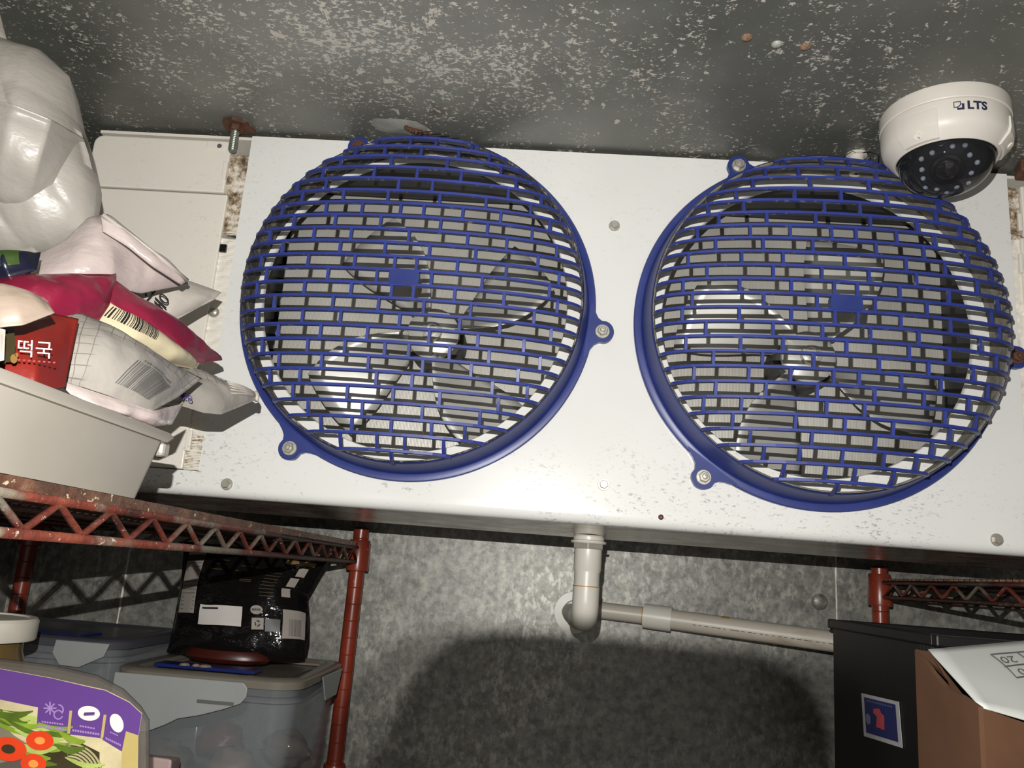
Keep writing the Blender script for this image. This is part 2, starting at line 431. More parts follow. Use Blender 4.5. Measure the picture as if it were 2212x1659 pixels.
# ------------------------------------------------------------------ evaporator
ev = thing('evaporator', 'white ceiling-hung evaporator with two domed blue fan guards', 'evaporator', (.065, 1.05, PZ0))
XL, XR = -.414, .5445
GC = [(-.1744, .3122), (.309, .3122)]            # guard centres (x, z)
HOLES = ((-.005, .008, .190), (0.0, .006, .185))
def front_sheet():
    mb = MB()
    xm = (GC[0][0]+GC[1][0])/2
    for (gx, gz), x0, x1, (hx_, hz_, HOLE) in ((GC[0], XL, xm, HOLES[0]), (GC[1], xm, XR, HOLES[1])):
        z0, z1 = .0915, PZ1
        angs = sorted(set([2*math.pi*k/96 for k in range(96)] + [math.atan2(z-gz, x-gx) % (2*math.pi) for x in (x0, x1) for z in (z0, z1)]))
        inn, out = [], []
        for a in angs:
            c, s_ = math.cos(a), math.sin(a)
            t = min((( (x1 if c > 0 else x0)-gx)/c) if abs(c) > 1e-9 else 9, (((z1 if s_ > 0 else z0)-gz)/s_) if abs(s_) > 1e-9 else 9)
            inn.append((gx+hx_+HOLE*c, PY, gz+hz_+HOLE*s_)); out.append((gx+t*c, PY, gz+t*s_))
        n = len(angs)
        mb.add(inn+out, [(i, (i+1) % n, n+(i+1) % n, n+i) for i in range(n)])
    # returned edges at both sides
    for x, s_ in ((XL, 1), (XR, -1)):
        mb.add([(x, PY, .0915), (x, PY, PZ1), (x, PY+.02, PZ1), (x, PY+.02, .0915)], [(0, 1, 2, 3)])
    return mb
fs = obj('front_panel', front_sheet(), M_WHITE, ev, fix=False)
# rolled lip along the bottom
prof = [(PY, .0915)] + [(PY, .083)] + [(PY+.012-.012*math.cos(a), .075-.012*math.sin(a)) for a in [math.pi/2*k/6 for k in range(7)]] + [(PY+.022, PZ0), (PY+.022, PZ0+.003), (PY+.003, .0915)]
mb = MB(); n = len(prof)
mb.add([(x, y, z) for x in (-.63, .76) for y, z in prof], [(i, (i+1) % n, n+(i+1) % n, n+i) for i in range(n)] + [tuple(range(n)), tuple(range(2*n-1, n-1, -1))])
obj('bottom_lip', mb, M_WHITE, ev, auto=40)
# sloped bright drain pan, 15 cm deep, then rising behind
pan = [(PY+.02, PZ0+.001), (1.107, .0545), (1.112, .0552), (1.20, .095), (1.20, .098), (1.105, .060), (PY+.02, .0665)]
mb = MB(); n = len(pan)
mb.add([(x, y, z) for x in (-.622, .752) for y, z in pan], [(i, (i+1) % n, n+(i+1) % n, n+i) for i in range(n)] + [tuple(range(n)), tuple(range(2*n-1, n-1, -1))])
obj('drain_pan', mb, M_PAN, ev)
obj('top_sheet', MB().box((-.62, PY+.004, PZ1-.004), (.75, 1.2, PZ1)), M_COVER, ev)
obj('back_sheet', MB().box((-.62, 1.197, .098), (.75, 1.2, PZ1-.004)), M_DARKBOX, ev)
def cover(xa, xb, z0, z1, rl, mirror):           # end cover of two plates, rounded top outer corner
    r = .012; pts = []
    if not mirror:
        pts = [(xb, z0), (xb, z1)] + [(xa+r-r*math.sin(a), z1-r+r*math.cos(a)) for a in [math.pi/2*k/5 for k in range(6)]] + [(xa, z0)]
    else:
        pts = [(xa, z0), (xb, z0)] + [(xb-r+r*math.cos(a), z1-r+r*math.sin(a)) for a in [math.pi/2*k/5 for k in range(6)]] + [(xa, z1)]
    return MB().prism([(x, PY-.001, z) for x, z in pts], (0, .09, 0))
SEAMZ = .4475
cv = part_empty('end_cover', ev, 'cream end cover left of the fans')
obj('upper_plate', cover(-.623, -.4395, SEAMZ+.0012, .5215, .012, False), M_COVER, cv, bevel=.002)
obj('lower_plate', MB().box((-.623, PY-.001, .0925), (-.4335, PY+.09, SEAMZ-.0012)), M_COVER, cv, bevel=.0015)
obj('seam_backing', MB().box((-.622, PY+.004, SEAMZ-.004), (-.4395, PY+.03, SEAMZ+.004)), M_PGREY, cv)
mb = MB().box((-.472, PY-.002, .5085), (-.4465, PY+.002, .5205)); obj('lug_plate', mb, M_COVER, cv, bevel=.001)
mb = MB().lathe([(.0035, 0), (.003, .001)], (-.4545, PY-.0015, .5135), 'y', 12, cap=True); obj('lug_hole', mb, M_PGREY, cv)
obj('cover_screw', MB().lathe([(.0065, 0), (.0065, .002), (.004, .004), (.0008, .0045)], (-.4262, PY, .2884), 'y', 14), M_STEEL, ev, True)
obj('hinge_tab', MB().box((-.4455, PY-.003, .467), (-.4395, PY+.002, .492)), M_COVER, cv, bevel=.0012)
obj('hinge_tab', MB().box((-.4345, PY-.003, .114), (-.4275, PY+.002, .139)), M_COVER, cv, bevel=.0012)
cv2 = part_empty('end_cover', ev, 'cream end cover right of the fans')
obj('upper_plate', cover(.560, .75, SEAMZ+.0012, .5155, .012, True), M_COVER, cv2, bevel=.002)
obj('lower_plate', MB().box((.556, PY-.001, .0925), (.75, PY+.09, SEAMZ-.0012)), M_COVER, cv2, bevel=.0015)
obj('seam_backing', MB().box((.558, PY+.004, SEAMZ-.004), (.75, PY+.03, SEAMZ+.004)), M_PGREY, cv2)
obj('hinge_tab', MB().box((.5535, PY-.003, .455), (.5585, PY+.002, .478)), M_COVER, cv2, bevel=.0012)
obj('hinge_tab', MB().box((.5515, PY-.003, .40), (.5565, PY+.002, .425)), M_COVER, cv2, bevel=.0012)
# corroded strips in the gap between panel and covers
def strip(x0, x1, z0, z1, nseg, mat, name, lab=None):
    mb = MB(); v = []; f = []
    for i in range(nseg+1):
        z = z0+(z1-z0)*i/nseg
        for x in (x0, (x0+x1)/2, x1):
            v.append((x, PY+.004+.0025*noise.noise(Vector((x*300, 3, z*140))), z))
    for i in range(nseg):
        for j in (0, 1): f.append((i*3+j, i*3+j+1, i*3+j+4, i*3+j+3))
    mb.add(v, f); mb.box((x0, PY+.008, z0), (x1, PY+.012, z1))
    return obj(name, mb, mat, ev, label=lab)
strip(-.4395, -.4145, .395, .505, 60, M_CORR, 'hinge_strip', 'corroded strip beside the left cover')
strip(-.4335, -.4145, .0925, .388, 120, M_COVER, 'hinge_strip')
strip(-.4335, -.4145, .0925, .135, 30, M_CORR, 'hinge_strip', 'corroded lower end of the strip')
strip(.545, .559, .445, .515, 40, M_CORR, 'hinge_strip', 'corroded strip beside the right cover')
strip(.545, .557, .0925, .445, 80, M_COVER, 'hinge_strip')
obj('slot_hole', MB().box((-.4325, PY-.0006, .3685), (-.4245, PY+.003, .3785)), M_BLACK, ev)
# inside: coil, shroud, motors, fans
obj('top_shade_sheet', MB().box((-.40, PY+.012, .521), (.53, 1.19, .525)), M_DARKBOX, ev)  # added dark sheet, its colour stands in for shade inside the casing
obj('bottom_shade_sheet', MB().box((-.40, PY+.025, .0935), (.53, 1.19, .0965)), M_DARKBOX, ev)  # lower added sheet, shade likewise put into its colour
coil = obj('coil', MB().box((-.395, 1.095, .1), (.525, 1.19, .52)), M_FIN, ev)
for x0 in (-.41, .53): obj('coil_end_plate', MB().box((x0-.006, 1.0, .1), (x0+.006, 1.19, .525)), M_DARKBOX, ev)
for k in range(8):                               # copper return bends at both coil ends
    z = .14+.05*k
    for x, s_ in ((-.395, -1), (.525, 1)):
        obj('return_bend', MB().tube([(x, 1.12, z), (x+s_*.008, 1.12, z), (x+s_*.012, 1.12, z+.008), (x+s_*.012, 1.12, z+.017), (x+s_*.008, 1.12, z+.025), (x, 1.12, z+.025)], .005, 6), M_ZINC, ev, True)
mb = MB()
for gi, (gx, gz) in enumerate(GC):
    hx_, hz_, HOLE = HOLES[gi]
    pr_ = [(HOLE, 0.0), (HOLE-.0008, -.0012), (HOLE-.0012, -.004), (HOLE-.0012, -.007)]
    obj('fan_opening_ring', MB().lathe(pr_, (gx+hx_, PY, gz+hz_), 'y', 96), M_WHITE, ev, True)
    fan = part_empty('fan', ev)
    hx, hz = gx+.012, gz-.014
    hy = 1.02
    obj('hub', MB().lathe([(.034, -.008), (.034, -.002), (.030, .001), (.013, .003), (.0125, .012), (.009, .014), (.0085, .006), (.004, .006), (.0035, .018), (.0005, .0185)], (hx, hy, hz), 'y', 40), M_ALU, fan, auto=35)
    for b in range(4):
        a0 = math.radians(25+90*b+gi*33); v = []; f = []; nr, na = 8, 8
        for i in range(nr+1):
            t = i/nr; r = .03+.138*t
            wdt = .55+.25*math.sin(math.pi*min(1, t*.9+.1))
            for j in range(na+1):
                s_ = j/na-.5
                a = a0+wdt*s_+.25*t
                v.append((hx+r*math.cos(a), hy+.008+.045*s_*(1-.25*t)+.004*math.cos(3*s_), hz+r*math.sin(a)))
        for i in range(nr):
            for j in range(na): f.append((i*(na+1)+j, i*(na+1)+j+1, (i+1)*(na+1)+j+1, (i+1)*(na+1)+j))
        bo = obj('blade', MB().add(v, f), M_ALU, fan, True)
        md = bo.modifiers.new('thick', 'SOLIDIFY'); md.thickness = .0012
    obj('motor', MB().lathe([(.001, .0), (.036, .0), (.039, -.004), (.039, -.048), (.001, -.05)], (hx, hy+.02, hz), 'y', 32), M_DARKBOX, fan, auto=35)

# panel bolts
def hexbolt(name, x, y, z, r, h, mat, parent, washer=None, stud=0.0, rot=0.2):
    mb = MB()
    if washer: mb.lathe([(.001, .0016), (washer, .0016), (washer+.0004, 0), (.001, 0)], (x, y, z), 'y', 20)
    w0 = .0016 if washer else 0
    a = [rot+math.pi/3*k for k in range(6)]
    mb.add([(x+r*math.cos(t), y-w0, z+r*math.sin(t)) for t in a] + [(x+r*math.cos(t), y-w0-h*.8, z+r*math.sin(t)) for t in a] + [(x+r*.86*math.cos(t), y-w0-h, z+r*.86*math.sin(t)) for t in a],
           [(k, (k+1) % 6, 6+(k+1) % 6, 6+k) for k in range(6)] + [(6+k, 6+(k+1) % 6, 12+(k+1) % 6, 12+k) for k in range(6)] + [(12, 13, 14, 15, 16, 17)])
    if stud: mb.lathe([(.0033, 0), (.0033, stud), (.0026, stud+.0008), (.0004, stud+.001)], (x, y-w0-h, z), 'y', 14)
    return obj(name, mb, mat, parent, auto=30)
for (px, py) in ((1327, 488), (1304, 1047), (490, 1046), (2153, 1166)):
    p_ = at(px, py, PY)
    hexbolt('panel_bolt', p_.x, PY, p_.z, .0052, .004, M_STEEL, ev, .0068, 0, random.random())
p_ = at(1428, 1117, PY-.001); obj('panel_rivet', MB().lathe([(.0032, 0), (.0026, .0015), (.0005, .002)], (p_.x, PY, p_.z), 'y', 12), M_RUST, ev, True)

# ---------------------------------------------------------------- the two fan guards
ROWS = {0: [.0308, .087, .162], 1: [.0123, .058, .1125, .172], 2: [.0253, .077, .147], 3: [0, .0664, .1105, .167], 4: [.0343, .0875, .138],
        5: [.0133, .058, .101, .157], 6: [.030, .0828, .134], 7: [.0197, .107, .145], 8: [0, .051, .1145], 9: [.033, .0955], 10: [0, .044, .080], 11: [.0154, .0575], 12: [0]}
GR, H0, H1, PWR = .2016, .042, .096, 2.3
def dome(u, v):
    t = min(1, math.hypot(u, v)/GR)
    return H0+(H1-H0)*(1-t**PWR)**(1/PWR)
GY = .95
def deep(u, v):                                  # 5 mm of plastic across the wall: deeper along the axis where the dome is steep
    r = math.hypot(u, v); d = .001
    sl = (dome(r-d, 0)-dome(min(r+d, GR), 0))/(2*d)
    return min(.024, .0050*math.sqrt(1+sl*sl))
def guard(gx, gz, label, rusty):
    g = part_empty('fan_guard', ev, label)
    P = lambda u, v, h: Vector((gx+u, GY-h, gz+v))
    prof = [(.2185, -.005), (.2187, .0012), (.2177, .0026), (.2112, .0028), (.2100, .0036), (.2086, .0075), (.2062, .020), (.2040, .034), (.2032, .0418), (.2020, .0434), (.2018, .040), (.2028, .012), (.2035, -.005)]
    obj('rim', MB().lathe(prof, (gx, GY, gz+.002), 'y', 128, closed=True), M_BLUER, g, auto=32)
    obj('inner_wall', MB().lathe([(.2015, .0430), (.1996, .0426), (.1994, .038), (.2018, .012), (.2026, -.005)], (gx, GY, gz+.002), 'y', 128), M_DUST2 if rusty else M_DUST, g, True, label='dusty inner wall of the guard rim')
    for k, ad in enumerate((114.9, -5.1, -125.1)):
        a0 = math.radians(ad); Rl = .2287; rl = .0138; pts = []
        ca, sa = math.cos(a0), math.sin(a0)
        L = lambda x, y: (gx+x*ca-y*sa, GY-.0028, gz+x*sa+y*ca)     # x radial, y tangential
        half = [(.2105, -.036), (.2150, -.030), (.2178, -.0225), (.2215, -.0165), (.2262, -.0134)] + [(Rl+rl*math.sin(t), -rl*math.cos(t)) for t in [math.pi/2*j/6 for j in range(1, 7)]]
        full = half + [(x, -y) for x, y in reversed(half[:-1])]
        mb = MB().prism([L(x, y) for x, y in full], (0, .0076, 0))
        obj('mounting_lug', mb, M_BLUER, g)
        c_ = L(Rl, 0)
        hexbolt('mounting_bolt', c_[0], GY-.0028, c_[2], .0066, .006, M_RUST if k == rusty else M_STEEL, g, .0084, .003 if k != 0 else .0008, random.random())
    bt = .00180
    for k in range(12):
        for s_ in (1, -1):
            vv = s_*(.0083+.0165*k)
            um = math.sqrt(max(0, (GR-.001)**2-vv*vv)); n = max(8, int(um/.0075)); v = []; f = []
            for i in range(n+1):
                # denser towards the ends, where the dome turns steep
                t = math.sin((i/n-.5)*math.pi); u = um*t
                h = dome(u, vv)
                h2 = max(h-deep(u, vv), .003)
                v += [P(u, vv-bt*.82, h), P(u, vv+bt*.82, h), P(u, vv+bt, h-.001), P(u, vv+bt, h2), P(u, vv-bt, h2), P(u, vv-bt, h-.001)]
            for i in range(n):
                for j in range(6): f.append((i*6+j, i*6+(j+1) % 6, i*6+6+(j+1) % 6, i*6+6+j))
            f += [(5, 4, 3, 2, 1, 0), tuple(n*6+j for j in range(6))]
            obj('guard_bar', MB().add(v, f), M_BLUE, g)
    rw = .00188
    for k, L_ in ROWS.items():
        for s_ in ((1, -1) if k else (1,)):
            for uu in L_:
                for su in ((1, -1) if uu else (1,)):
                    u = uu*su; vc = .0165*k*s_
                    va, vb = vc-.0083+bt*.7, vc+.0083-bt*.7
                    if k == 12: va, vb = sorted((s_*(.0083+.0165*11), s_*.2025))
                    v = []; f = []; nn = 3
                    for i in range(nn+1):
                        q_ = va+(vb-va)*i/nn; h = dome(u, q_)-.0002; h2 = max(h-deep(u, q_)+.0006, .004)
                        v += [P(u-rw*.85, q_, h), P(u+rw*.85, q_, h), P(u+rw, q_, h-.001), P(u+rw, q_, h2), P(u-rw, q_, h2), P(u-rw, q_, h-.001)]
                    for i in range(nn):
                        for j in range(6): f.append((i*6+j, i*6+(j+1) % 6, i*6+6+(j+1) % 6, i*6+6+j))
                    obj('guard_rib', MB().add(v, f), M_BLUE, g)
    v = []; f = []                               # blank plate at the middle of the grid
    for i in range(7):
        for j in range(5):
            u = -.0165+.033*i/6; q_ = -.0085+.017*j/4
            w_ = 1+.10*(1-(2*j/4-1)**2)
            v.append(P(u*w_*.95, q_, dome(u, q_)+.0006))
    n0 = len(v); v += [p+Vector((0, .009, 0)) for p in v]
    for i in range(6):
        for j in range(4):
            a = i*5+j; f += [(a, a+1, a+6, a+5), (n0+a, n0+a+5, n0+a+6, n0+a+1)]
    ring = [i*5 for i in range(7)] + [30+j for j in range(1, 5)] + [i*5+4 for i in range(5, -1, -1)] + [j for j in range(3, 0, -1)]
    for i in range(len(ring)): a, b = ring[i], ring[(i+1) % len(ring)]; f.append((a, b, n0+b, n0+a))
    obj('centre_plate', MB().add(v, f), M_BLUER, g)
guard(*GC[0], 'blue brick-patterned dome guard over the left fan', 0)
guard(*GC[1], 'blue brick-patterned dome guard over the right fan', 1)

# ------------------------------------------------------------------ hangers at the ceiling
h = thing('hanger_bolt', 'zinc threaded rod under a rusty plate at the top left corner of the evaporator', 'bolt', (-.4285, .94, CEIL))
obj('rusty_plate', MB().prism([(-.443, .925, CEIL-.004), (-.428, .918, CEIL-.004), (-.413, .926, CEIL-.004), (-.408, .95, CEIL-.004), (-.43, .955, CEIL-.004), (-.446, .945, CEIL-.004)], (0, 0, .004)), M_RUST, h)
hexm = MB(); a = [math.pi/3*k+.3 for k in range(6)]
hexm.prism([(-.4285+.009*math.cos(t), .935+.009*math.sin(t), CEIL-.011) for t in a], (0, 0, .007)); obj('nut', hexm, M_RUST, h)
mb = MB(); pz = [(.0048 + (.0006 if i % 2 else 0), -.0012*i) for i in range(29)] + [(.0036, -.0352), (.0003, -.0355)]
obj('threaded_rod', MB().lathe(pz, (-.4285, .935, CEIL-.004), 'z', 14), M_ZINC, h)
h = thing('hanger_bracket', 'rusty hanger bracket at the top right corner beside the dome camera', 'bracket', (.57, .94, CEIL))
obj('bracket_plate', MB().prism([(.545, .925, CEIL-.016), (.60, .90, CEIL-.016), (.64, .915, CEIL-.016), (.64, .95, CEIL-.016), (.55, .95, CEIL-.016)], (0, 0, .016)), M_RUST, h, bevel=.002)
hexm = MB().prism([(.565+.009*math.cos(t), .935+.009*math.sin(t), CEIL-.024) for t in a], (0, 0, .008)); obj('nut', hexm, M_RUST, h)
p_ = at(1850, 340, .935)
sp_ = thing('nylon_spacer', 'short white nylon spacer between ceiling and right fan guard', 'spacer', (p_.x, .935, CEIL))
obj('sleeve', MB().lathe([(.003, 0), (.0125, 0), (.0125, -.003), (.0088, -.0035), (.0088, -.026), (.003, -.026)], (p_.x, .935, CEIL), 'z', 20), M_NYLON, sp_, auto=35)
mb = MB()
for k in range(3):
    x = p_.x+(-.02, .012, .02)[k]
    mb.tube([(p_.x, .93, CEIL-.002), ((p_.x+x)/2, .92, CEIL-.004), (x, .925-.004*k, CEIL-.009), (x+.004*(k-1), .93, CEIL-.016)], .0004, 5)
obj('stray_wire', mb, M_BLACK, sp_)
cl = thing('caulk_patch', 'grey smeared caulk patch on the ceiling with brown debris above the left guard', 'patch', (-.21, .92, CEIL))
mb = MB(); v = [(-.215, .92, CEIL-.004)]; nn = 22
for k in range(nn):
    t = 2*math.pi*k/nn; r = 1+.35*noise.noise(Vector((math.cos(t)*2, math.sin(t)*2, 5)))
    v.append((-.215+.036*r*math.cos(t), .92+.018*r*math.sin(t), CEIL-.0005))
mb.add(v, [(0, 1+k, 1+(k+1) % nn) for k in range(nn)]); obj('smear', mb, M_CAULK, cl, True)
mb = MB()
for k in range(9):
    x = -.207+.0035*k+.003*random.uniform(-1, 1); y = .915+.002*k; r = .0035*random.uniform(.6, 1.2)
    mb.lathe([(.0004, -r), (r, -.2*r), (r*.7, r*.7), (.0004, r)], (x, y, CEIL-.005), 'z', 7)
obj('debris', mb, M_RUST, cl)
mb = MB()
for k in range(4): mb.tube([(-.20, .925, CEIL-.004), (-.19+.008*k, .92, CEIL-.008-.002*k), (-.175+.012*k, .925, CEIL-.003-.002*k)], .0005, 5)
obj('loose_fibre', mb, M_PRINT, cl)
M_CRUST = plain('rust_crust', srgb(128, 100, 80), .8, 0, .5, 200, .5)
scr = [(1613, 80), (1740, 100), (1678, 95)]
for px, py in scr:
    d = RX*((px-1106)/F_PX)+RD*((py-829.5)/F_PX)+RF; p_ = d*(CEIL/d.z)
    s1 = thing('ceiling_screw', {1613: 'rusty screw head in the ceiling, the left one of the three', 1740: 'rusty screw head in the ceiling nearest the dome camera', 1678: 'pale crusted screw head between two rusty ones on the ceiling'}[px], 'screw', (p_.x, p_.y, CEIL))
    obj('head', MB().lathe([(.0055, 0), (.0050, -.0018), (.003, -.003), (.0004, -.0034)], (p_.x, p_.y, CEIL), 'z', 14), M_CRUST if px != 1678 else M_CAULK, s1, True)

# ------------------------------------------------------------------ dome camera on the ceiling
CXc, CYc = .4150, .842
dc = thing('dome_camera', 'white dome security camera with smoked bubble on the ceiling at upper right', 'camera', (CXc, CYc, CEIL))
cz = CEIL
obj('base_ring', MB().lathe([(.001, 0), (.0655, 0), (.0662, -.003), (.0662, -.0165), (.0655, -.0175), (.001, -.0175)], (CXc, CYc, cz), 'z', 72), M_CAM, dc, auto=30)
obj('body', MB().lathe([(.064, -.0172), (.0652, -.0185), (.0655, -.022), (.0648, -.038), (.0630, -.044), (.0600, -.0475), (.0535, -.0560), (.0515, -.0575), (.0500, -.0570), (.0495, -.050), (.0495, -.03)], (CXc, CYc, cz), 'z', 72), M_CAM, dc, auto=26)
for ad in (-140, -28, 90):                       # three raised corner pads with a screw recess
    a0 = math.radians(ad); v = []; f = []; na = 8
    prof = [(.0645, -.026), (.0665, -.0275), (.0668, -.040), (.0655, -.0455), (.0560, -.0560), (.0535, -.0565)]
    for i in range(na+1):
        a_ = a0+math.radians(-19+38*i/na)
        for j, (r, z) in enumerate(prof):
            v.append((CXc+r*math.cos(a_), CYc+r*math.sin(a_), cz+z))
    m_ = len(prof)
    for i in range(na):
        for j in range(m_-1): f.append((i*m_+j, i*m_+j+1, i*m_+m_+j+1, i*m_+m_+j))
    f += [tuple(range(m_)), tuple(na*m_+j for j in range(m_-1, -1, -1))]
    pd = obj('corner_pad', MB().add(v, f), M_CAM, dc, auto=28)
    c_ = Vector((CXc+.0614*math.cos(a0), CYc+.0614*math.sin(a0), cz-.0507)); nrm = Vector((.68*math.cos(a0), .68*math.sin(a0), -.73))
    obj('screw_recess', MB().tube([c_-nrm*.002, c_+nrm*.0009], .0042, 16), M_COVER, pd, auto=35)
# bubble, inner eyeball, lens, LEDs
bub = [(.0488*math.cos(t), -.0545-.0488*.80*math.sin(t)) for t in [math.pi/2*k/20 for k in range(21)]]
bub[-1] = (.0002, bub[-1][1])
obj('smoked_bubble', MB().lathe(bub, (CXc, CYc, cz), 'z', 64), M_DOME, dc, True)
obj('inner_liner', MB().lathe([(.0492, -.052), (.046, -.060), (.034, -.050), (.001, -.045)], (CXc, CYc, cz), 'z', 48), M_BLACK, dc, True)
look = (Vector((.02, .1, .1))-Vector((CXc, CYc, cz-.055))).normalized(); look = Vector((-.25, -.62, -.75)).normalized()
side_ = look.cross(Vector((0, 0, 1))).normalized(); upv = side_.cross(look)
ec = Vector((CXc, CYc, cz-.056))
def disc_lathe(prof, c, n=40):
    mb = MB(); v = []; f = []
    for r, hh in prof:
        for k in range(n):
            t = 2*math.pi*k/n; v.append(c+look*hh+side_*r*math.cos(t)+upv*r*math.sin(t))
    for i in range(len(prof)-1):
        for k in range(n): f.append((i*n+k, i*n+(k+1) % n, (i+1)*n+(k+1) % n, (i+1)*n+k))
    return mb.add(v, f)
eye = obj('eyeball', disc_lathe([(.034, -.012), (.037, .0), (.034, .013), (.031, .018), (.016, .0185), (.015, .022), (.0125, .023), (.0118, .019), (.0003, .018)], ec), M_BLACK, dc, auto=30)
obj('lens', disc_lathe([(.0118, .0195), (.010, .0222), (.006, .0238), (.0003, .0245)], ec), M_LENS, eye, True)
for k in range(15):
    t = 2*math.pi*k/15+.1; r = .0265 if k % 2 else .0225
    c_ = ec+look*.0178+side_*r*math.cos(t)+upv*r*math.sin(t)
    mb = disc_lathe([(.0026, 0), (.0024, .0015), (.0014, .0026), (.0002, .0030)], c_, 12)
    obj('infrared_led', mb, M_LED, eye, True)
# logo and lettering wrapped on the body
def onbody(x, z):                                # x along the circumference from the logo centre, z world
    a_ = math.radians(-93)+x/.0657
    return (CXc+.0661*math.cos(a_), CYc+.0661*math.sin(a_), z)
mb = MB(); lz = cz-.0282
text_mb(mb, 'LTS', .0128, lambda x, y: onbody(x*1.05+.0062, lz+y), .00042)
lt = obj('logo_lettering', mb, M_INK, dc, fix=False)
sol = lt.modifiers.new('thick', 'SOLIDIFY'); sol.thickness = .0003
mb = MB(); o_ = -.0118
def rect(mb, x0, y0, x1, y1): mb.polyf([onbody(o_+x0, lz+y0), onbody(o_+x1, lz+y0), onbody(o_+x1, lz+y1), onbody(o_+x0, lz+y1)])
t_ = .0007
for (a, b, c_, d) in ((-.005, .0042, .0018, .0042+t_), (-.005, -.002, -.005+t_, .0042), (-.005, -.002, -.0012, -.002+t_), (.0018-t_, .0012, .0018, .0042), (-.0018, -.0046, .005, -.0046+.0022), (.005-.0022, -.0046, .005, .0022), (.0018, .0016, .005, .0022), (-.0018, -.0046, -.0010, -.0012)):
    rect(mb, a, b, c_, d)
mb.polyf([onbody(o_-.002, lz-.0016), onbody(o_-.0012, lz-.0022), onbody(o_+.0022, lz+.0008), onbody(o_+.0014, lz+.0014)])
lg = obj('logo_emblem', mb, M_INK, dc, fix=False)
sol = lg.modifiers.new('thick', 'SOLIDIFY'); sol.thickness = .0003

# ------------------------------------------------------------------ drain pipe under the pan
dp_ = thing('drain_pipe', 'white PVC drain with elbow and long pipe below the evaporator', 'pipe', (.0565, 1.086, -.05))
dx, dy = .0575, 1.083
zp = .0558
obj('pan_outlet', MB().lathe([(.001, .001), (.0185, .001), (.0200, -.001), (.0200, -.005), (.018, -.0065), (.001, -.0065)], (dx, dy, zp), 'z', 32), M_PVC, dp_, auto=35)
hexm = MB().prism([(dx+.0215*math.cos(math.pi/3*k+.45), dy+.0205*math.sin(math.pi/3*k+.45), zp-.0165) for k in range(6)], (0, 0, .0095)); obj('union_nut', hexm, M_STEEL, dp_, bevel=.001)
obj('upper_socket', MB().lathe([(.012, 0), (.0178, 0), (.0178, -.0255), (.0172, -.0265), (.0172, -.029), (.012, -.029)], (dx, dy, zp-.0165), 'z', 32), M_PVC, dp_, auto=35)
obj('retaining_ring', MB().lathe([(.012, 0), (.0228, 0), (.0232, -.0015), (.0222, -.0032), (.012, -.0032)], (dx, dy, zp-.0062), 'z', 32), M_NYLON, dp_, auto=35)
obj('riser', MB().lathe([(.0163, -.040), (.0163, -.064)], (dx, dy, zp), 'z', 32), M_PVC, dp_, True)
ang = [math.pi/2*k/10 for k in range(11)]
R_e = .022
path = [(dx, dy, zp-.062)] + [(dx, dy+R_e-R_e*math.cos(t), zp-.081-R_e*math.sin(t)) for t in ang] + [(dx-.003, dy+.06, zp-.104)]
obj('elbow', MB().tube(path, .0170, 24), M_PVC, dp_, auto=50)
obj('glue_line', MB().lathe([(.0172, 0), (.0174, -.0006), (.0172, -.0012)], (dx, dy, zp-.0625), 'z', 32), M_GLUE, dp_, True)
obj('stub_to_wall', MB().tube([(dx-.003, dy+.05, zp-.104), (dx-.008, WALL+.003, zp-.108)], .0135, 20), M_PVC2, dp_, auto=50)
fl = at(1241, 1323, WALL-.003)
obj('wall_flange', MB().lathe([(.012, .009), (.018, .009), (.0195, .007), (.020, .003), (.033, .0026), (.0335, -.003)], (fl.x, WALL, fl.z), 'y', 40), M_PVC, dp_, auto=35)
pa, pb, pc = at(1262, 1314, 1.375), at(1400, 1331, 1.365), at(1830, 1390, 1.30)
obj('branch_pipe', MB().tube([pa, pb], .0132, 20), M_PVC2, dp_, auto=50)
ca = pa+(pb-pa)*.93; cb = ca+(pc-pb).normalized()*.044
cp = obj('coupling', MB().tube([ca, cb], .0192, 28), M_PVC, dp_, auto=50)
d_ = (cb-ca).normalized(); vdn = Vector((0, -.55, -.83)); 
mb = MB()
for k in range(9):
    p0 = ca+d_*(.012+.0026*k)
    nv = Vector((0, -.92, -.38)).normalized(); tv = nv.cross(d_)
    mb.polyf([p0+nv*.0194, p0+d_*.0017+nv*.0194, p0+d_*.0017+nv*.0193+tv*.0032, p0+nv*.0193+tv*.0032])
obj('stamped_marking', mb, M_PGREY, cp, fix=False)
pe = pc+(pc-pb).normalized()*.25
pp = obj('outflow_pipe', MB().tube([cb-d_*.004, pc, pe], .0155, 20), M_PVC2, dp_, auto=50)
gq = pb+(pc-pb)*.40; dd = (pc-pb).normalized()
obj('glue_ring', MB().tube([gq-dd*.006, gq+dd*.006], .0158, 20), M_GLUE, dp_, auto=50)
obj('glue_ring', MB().tube([ca-d_*.002, ca+d_*.0004], .0142, 20), M_GLUE, dp_, auto=50)
mb = MB(); nv = Vector((0, -.97, -.2)).normalized()
for k in range(26):
    s0 = .03+.009*k+.002*random.random(); p0 = cb+dd*s0+nv*.0157
    if s0 < .27: mb.tube([p0, p0+dd*.006*random.uniform(.5, 1.2)], .0004, 4)
obj('printed_line', mb, M_RUST, dp_)

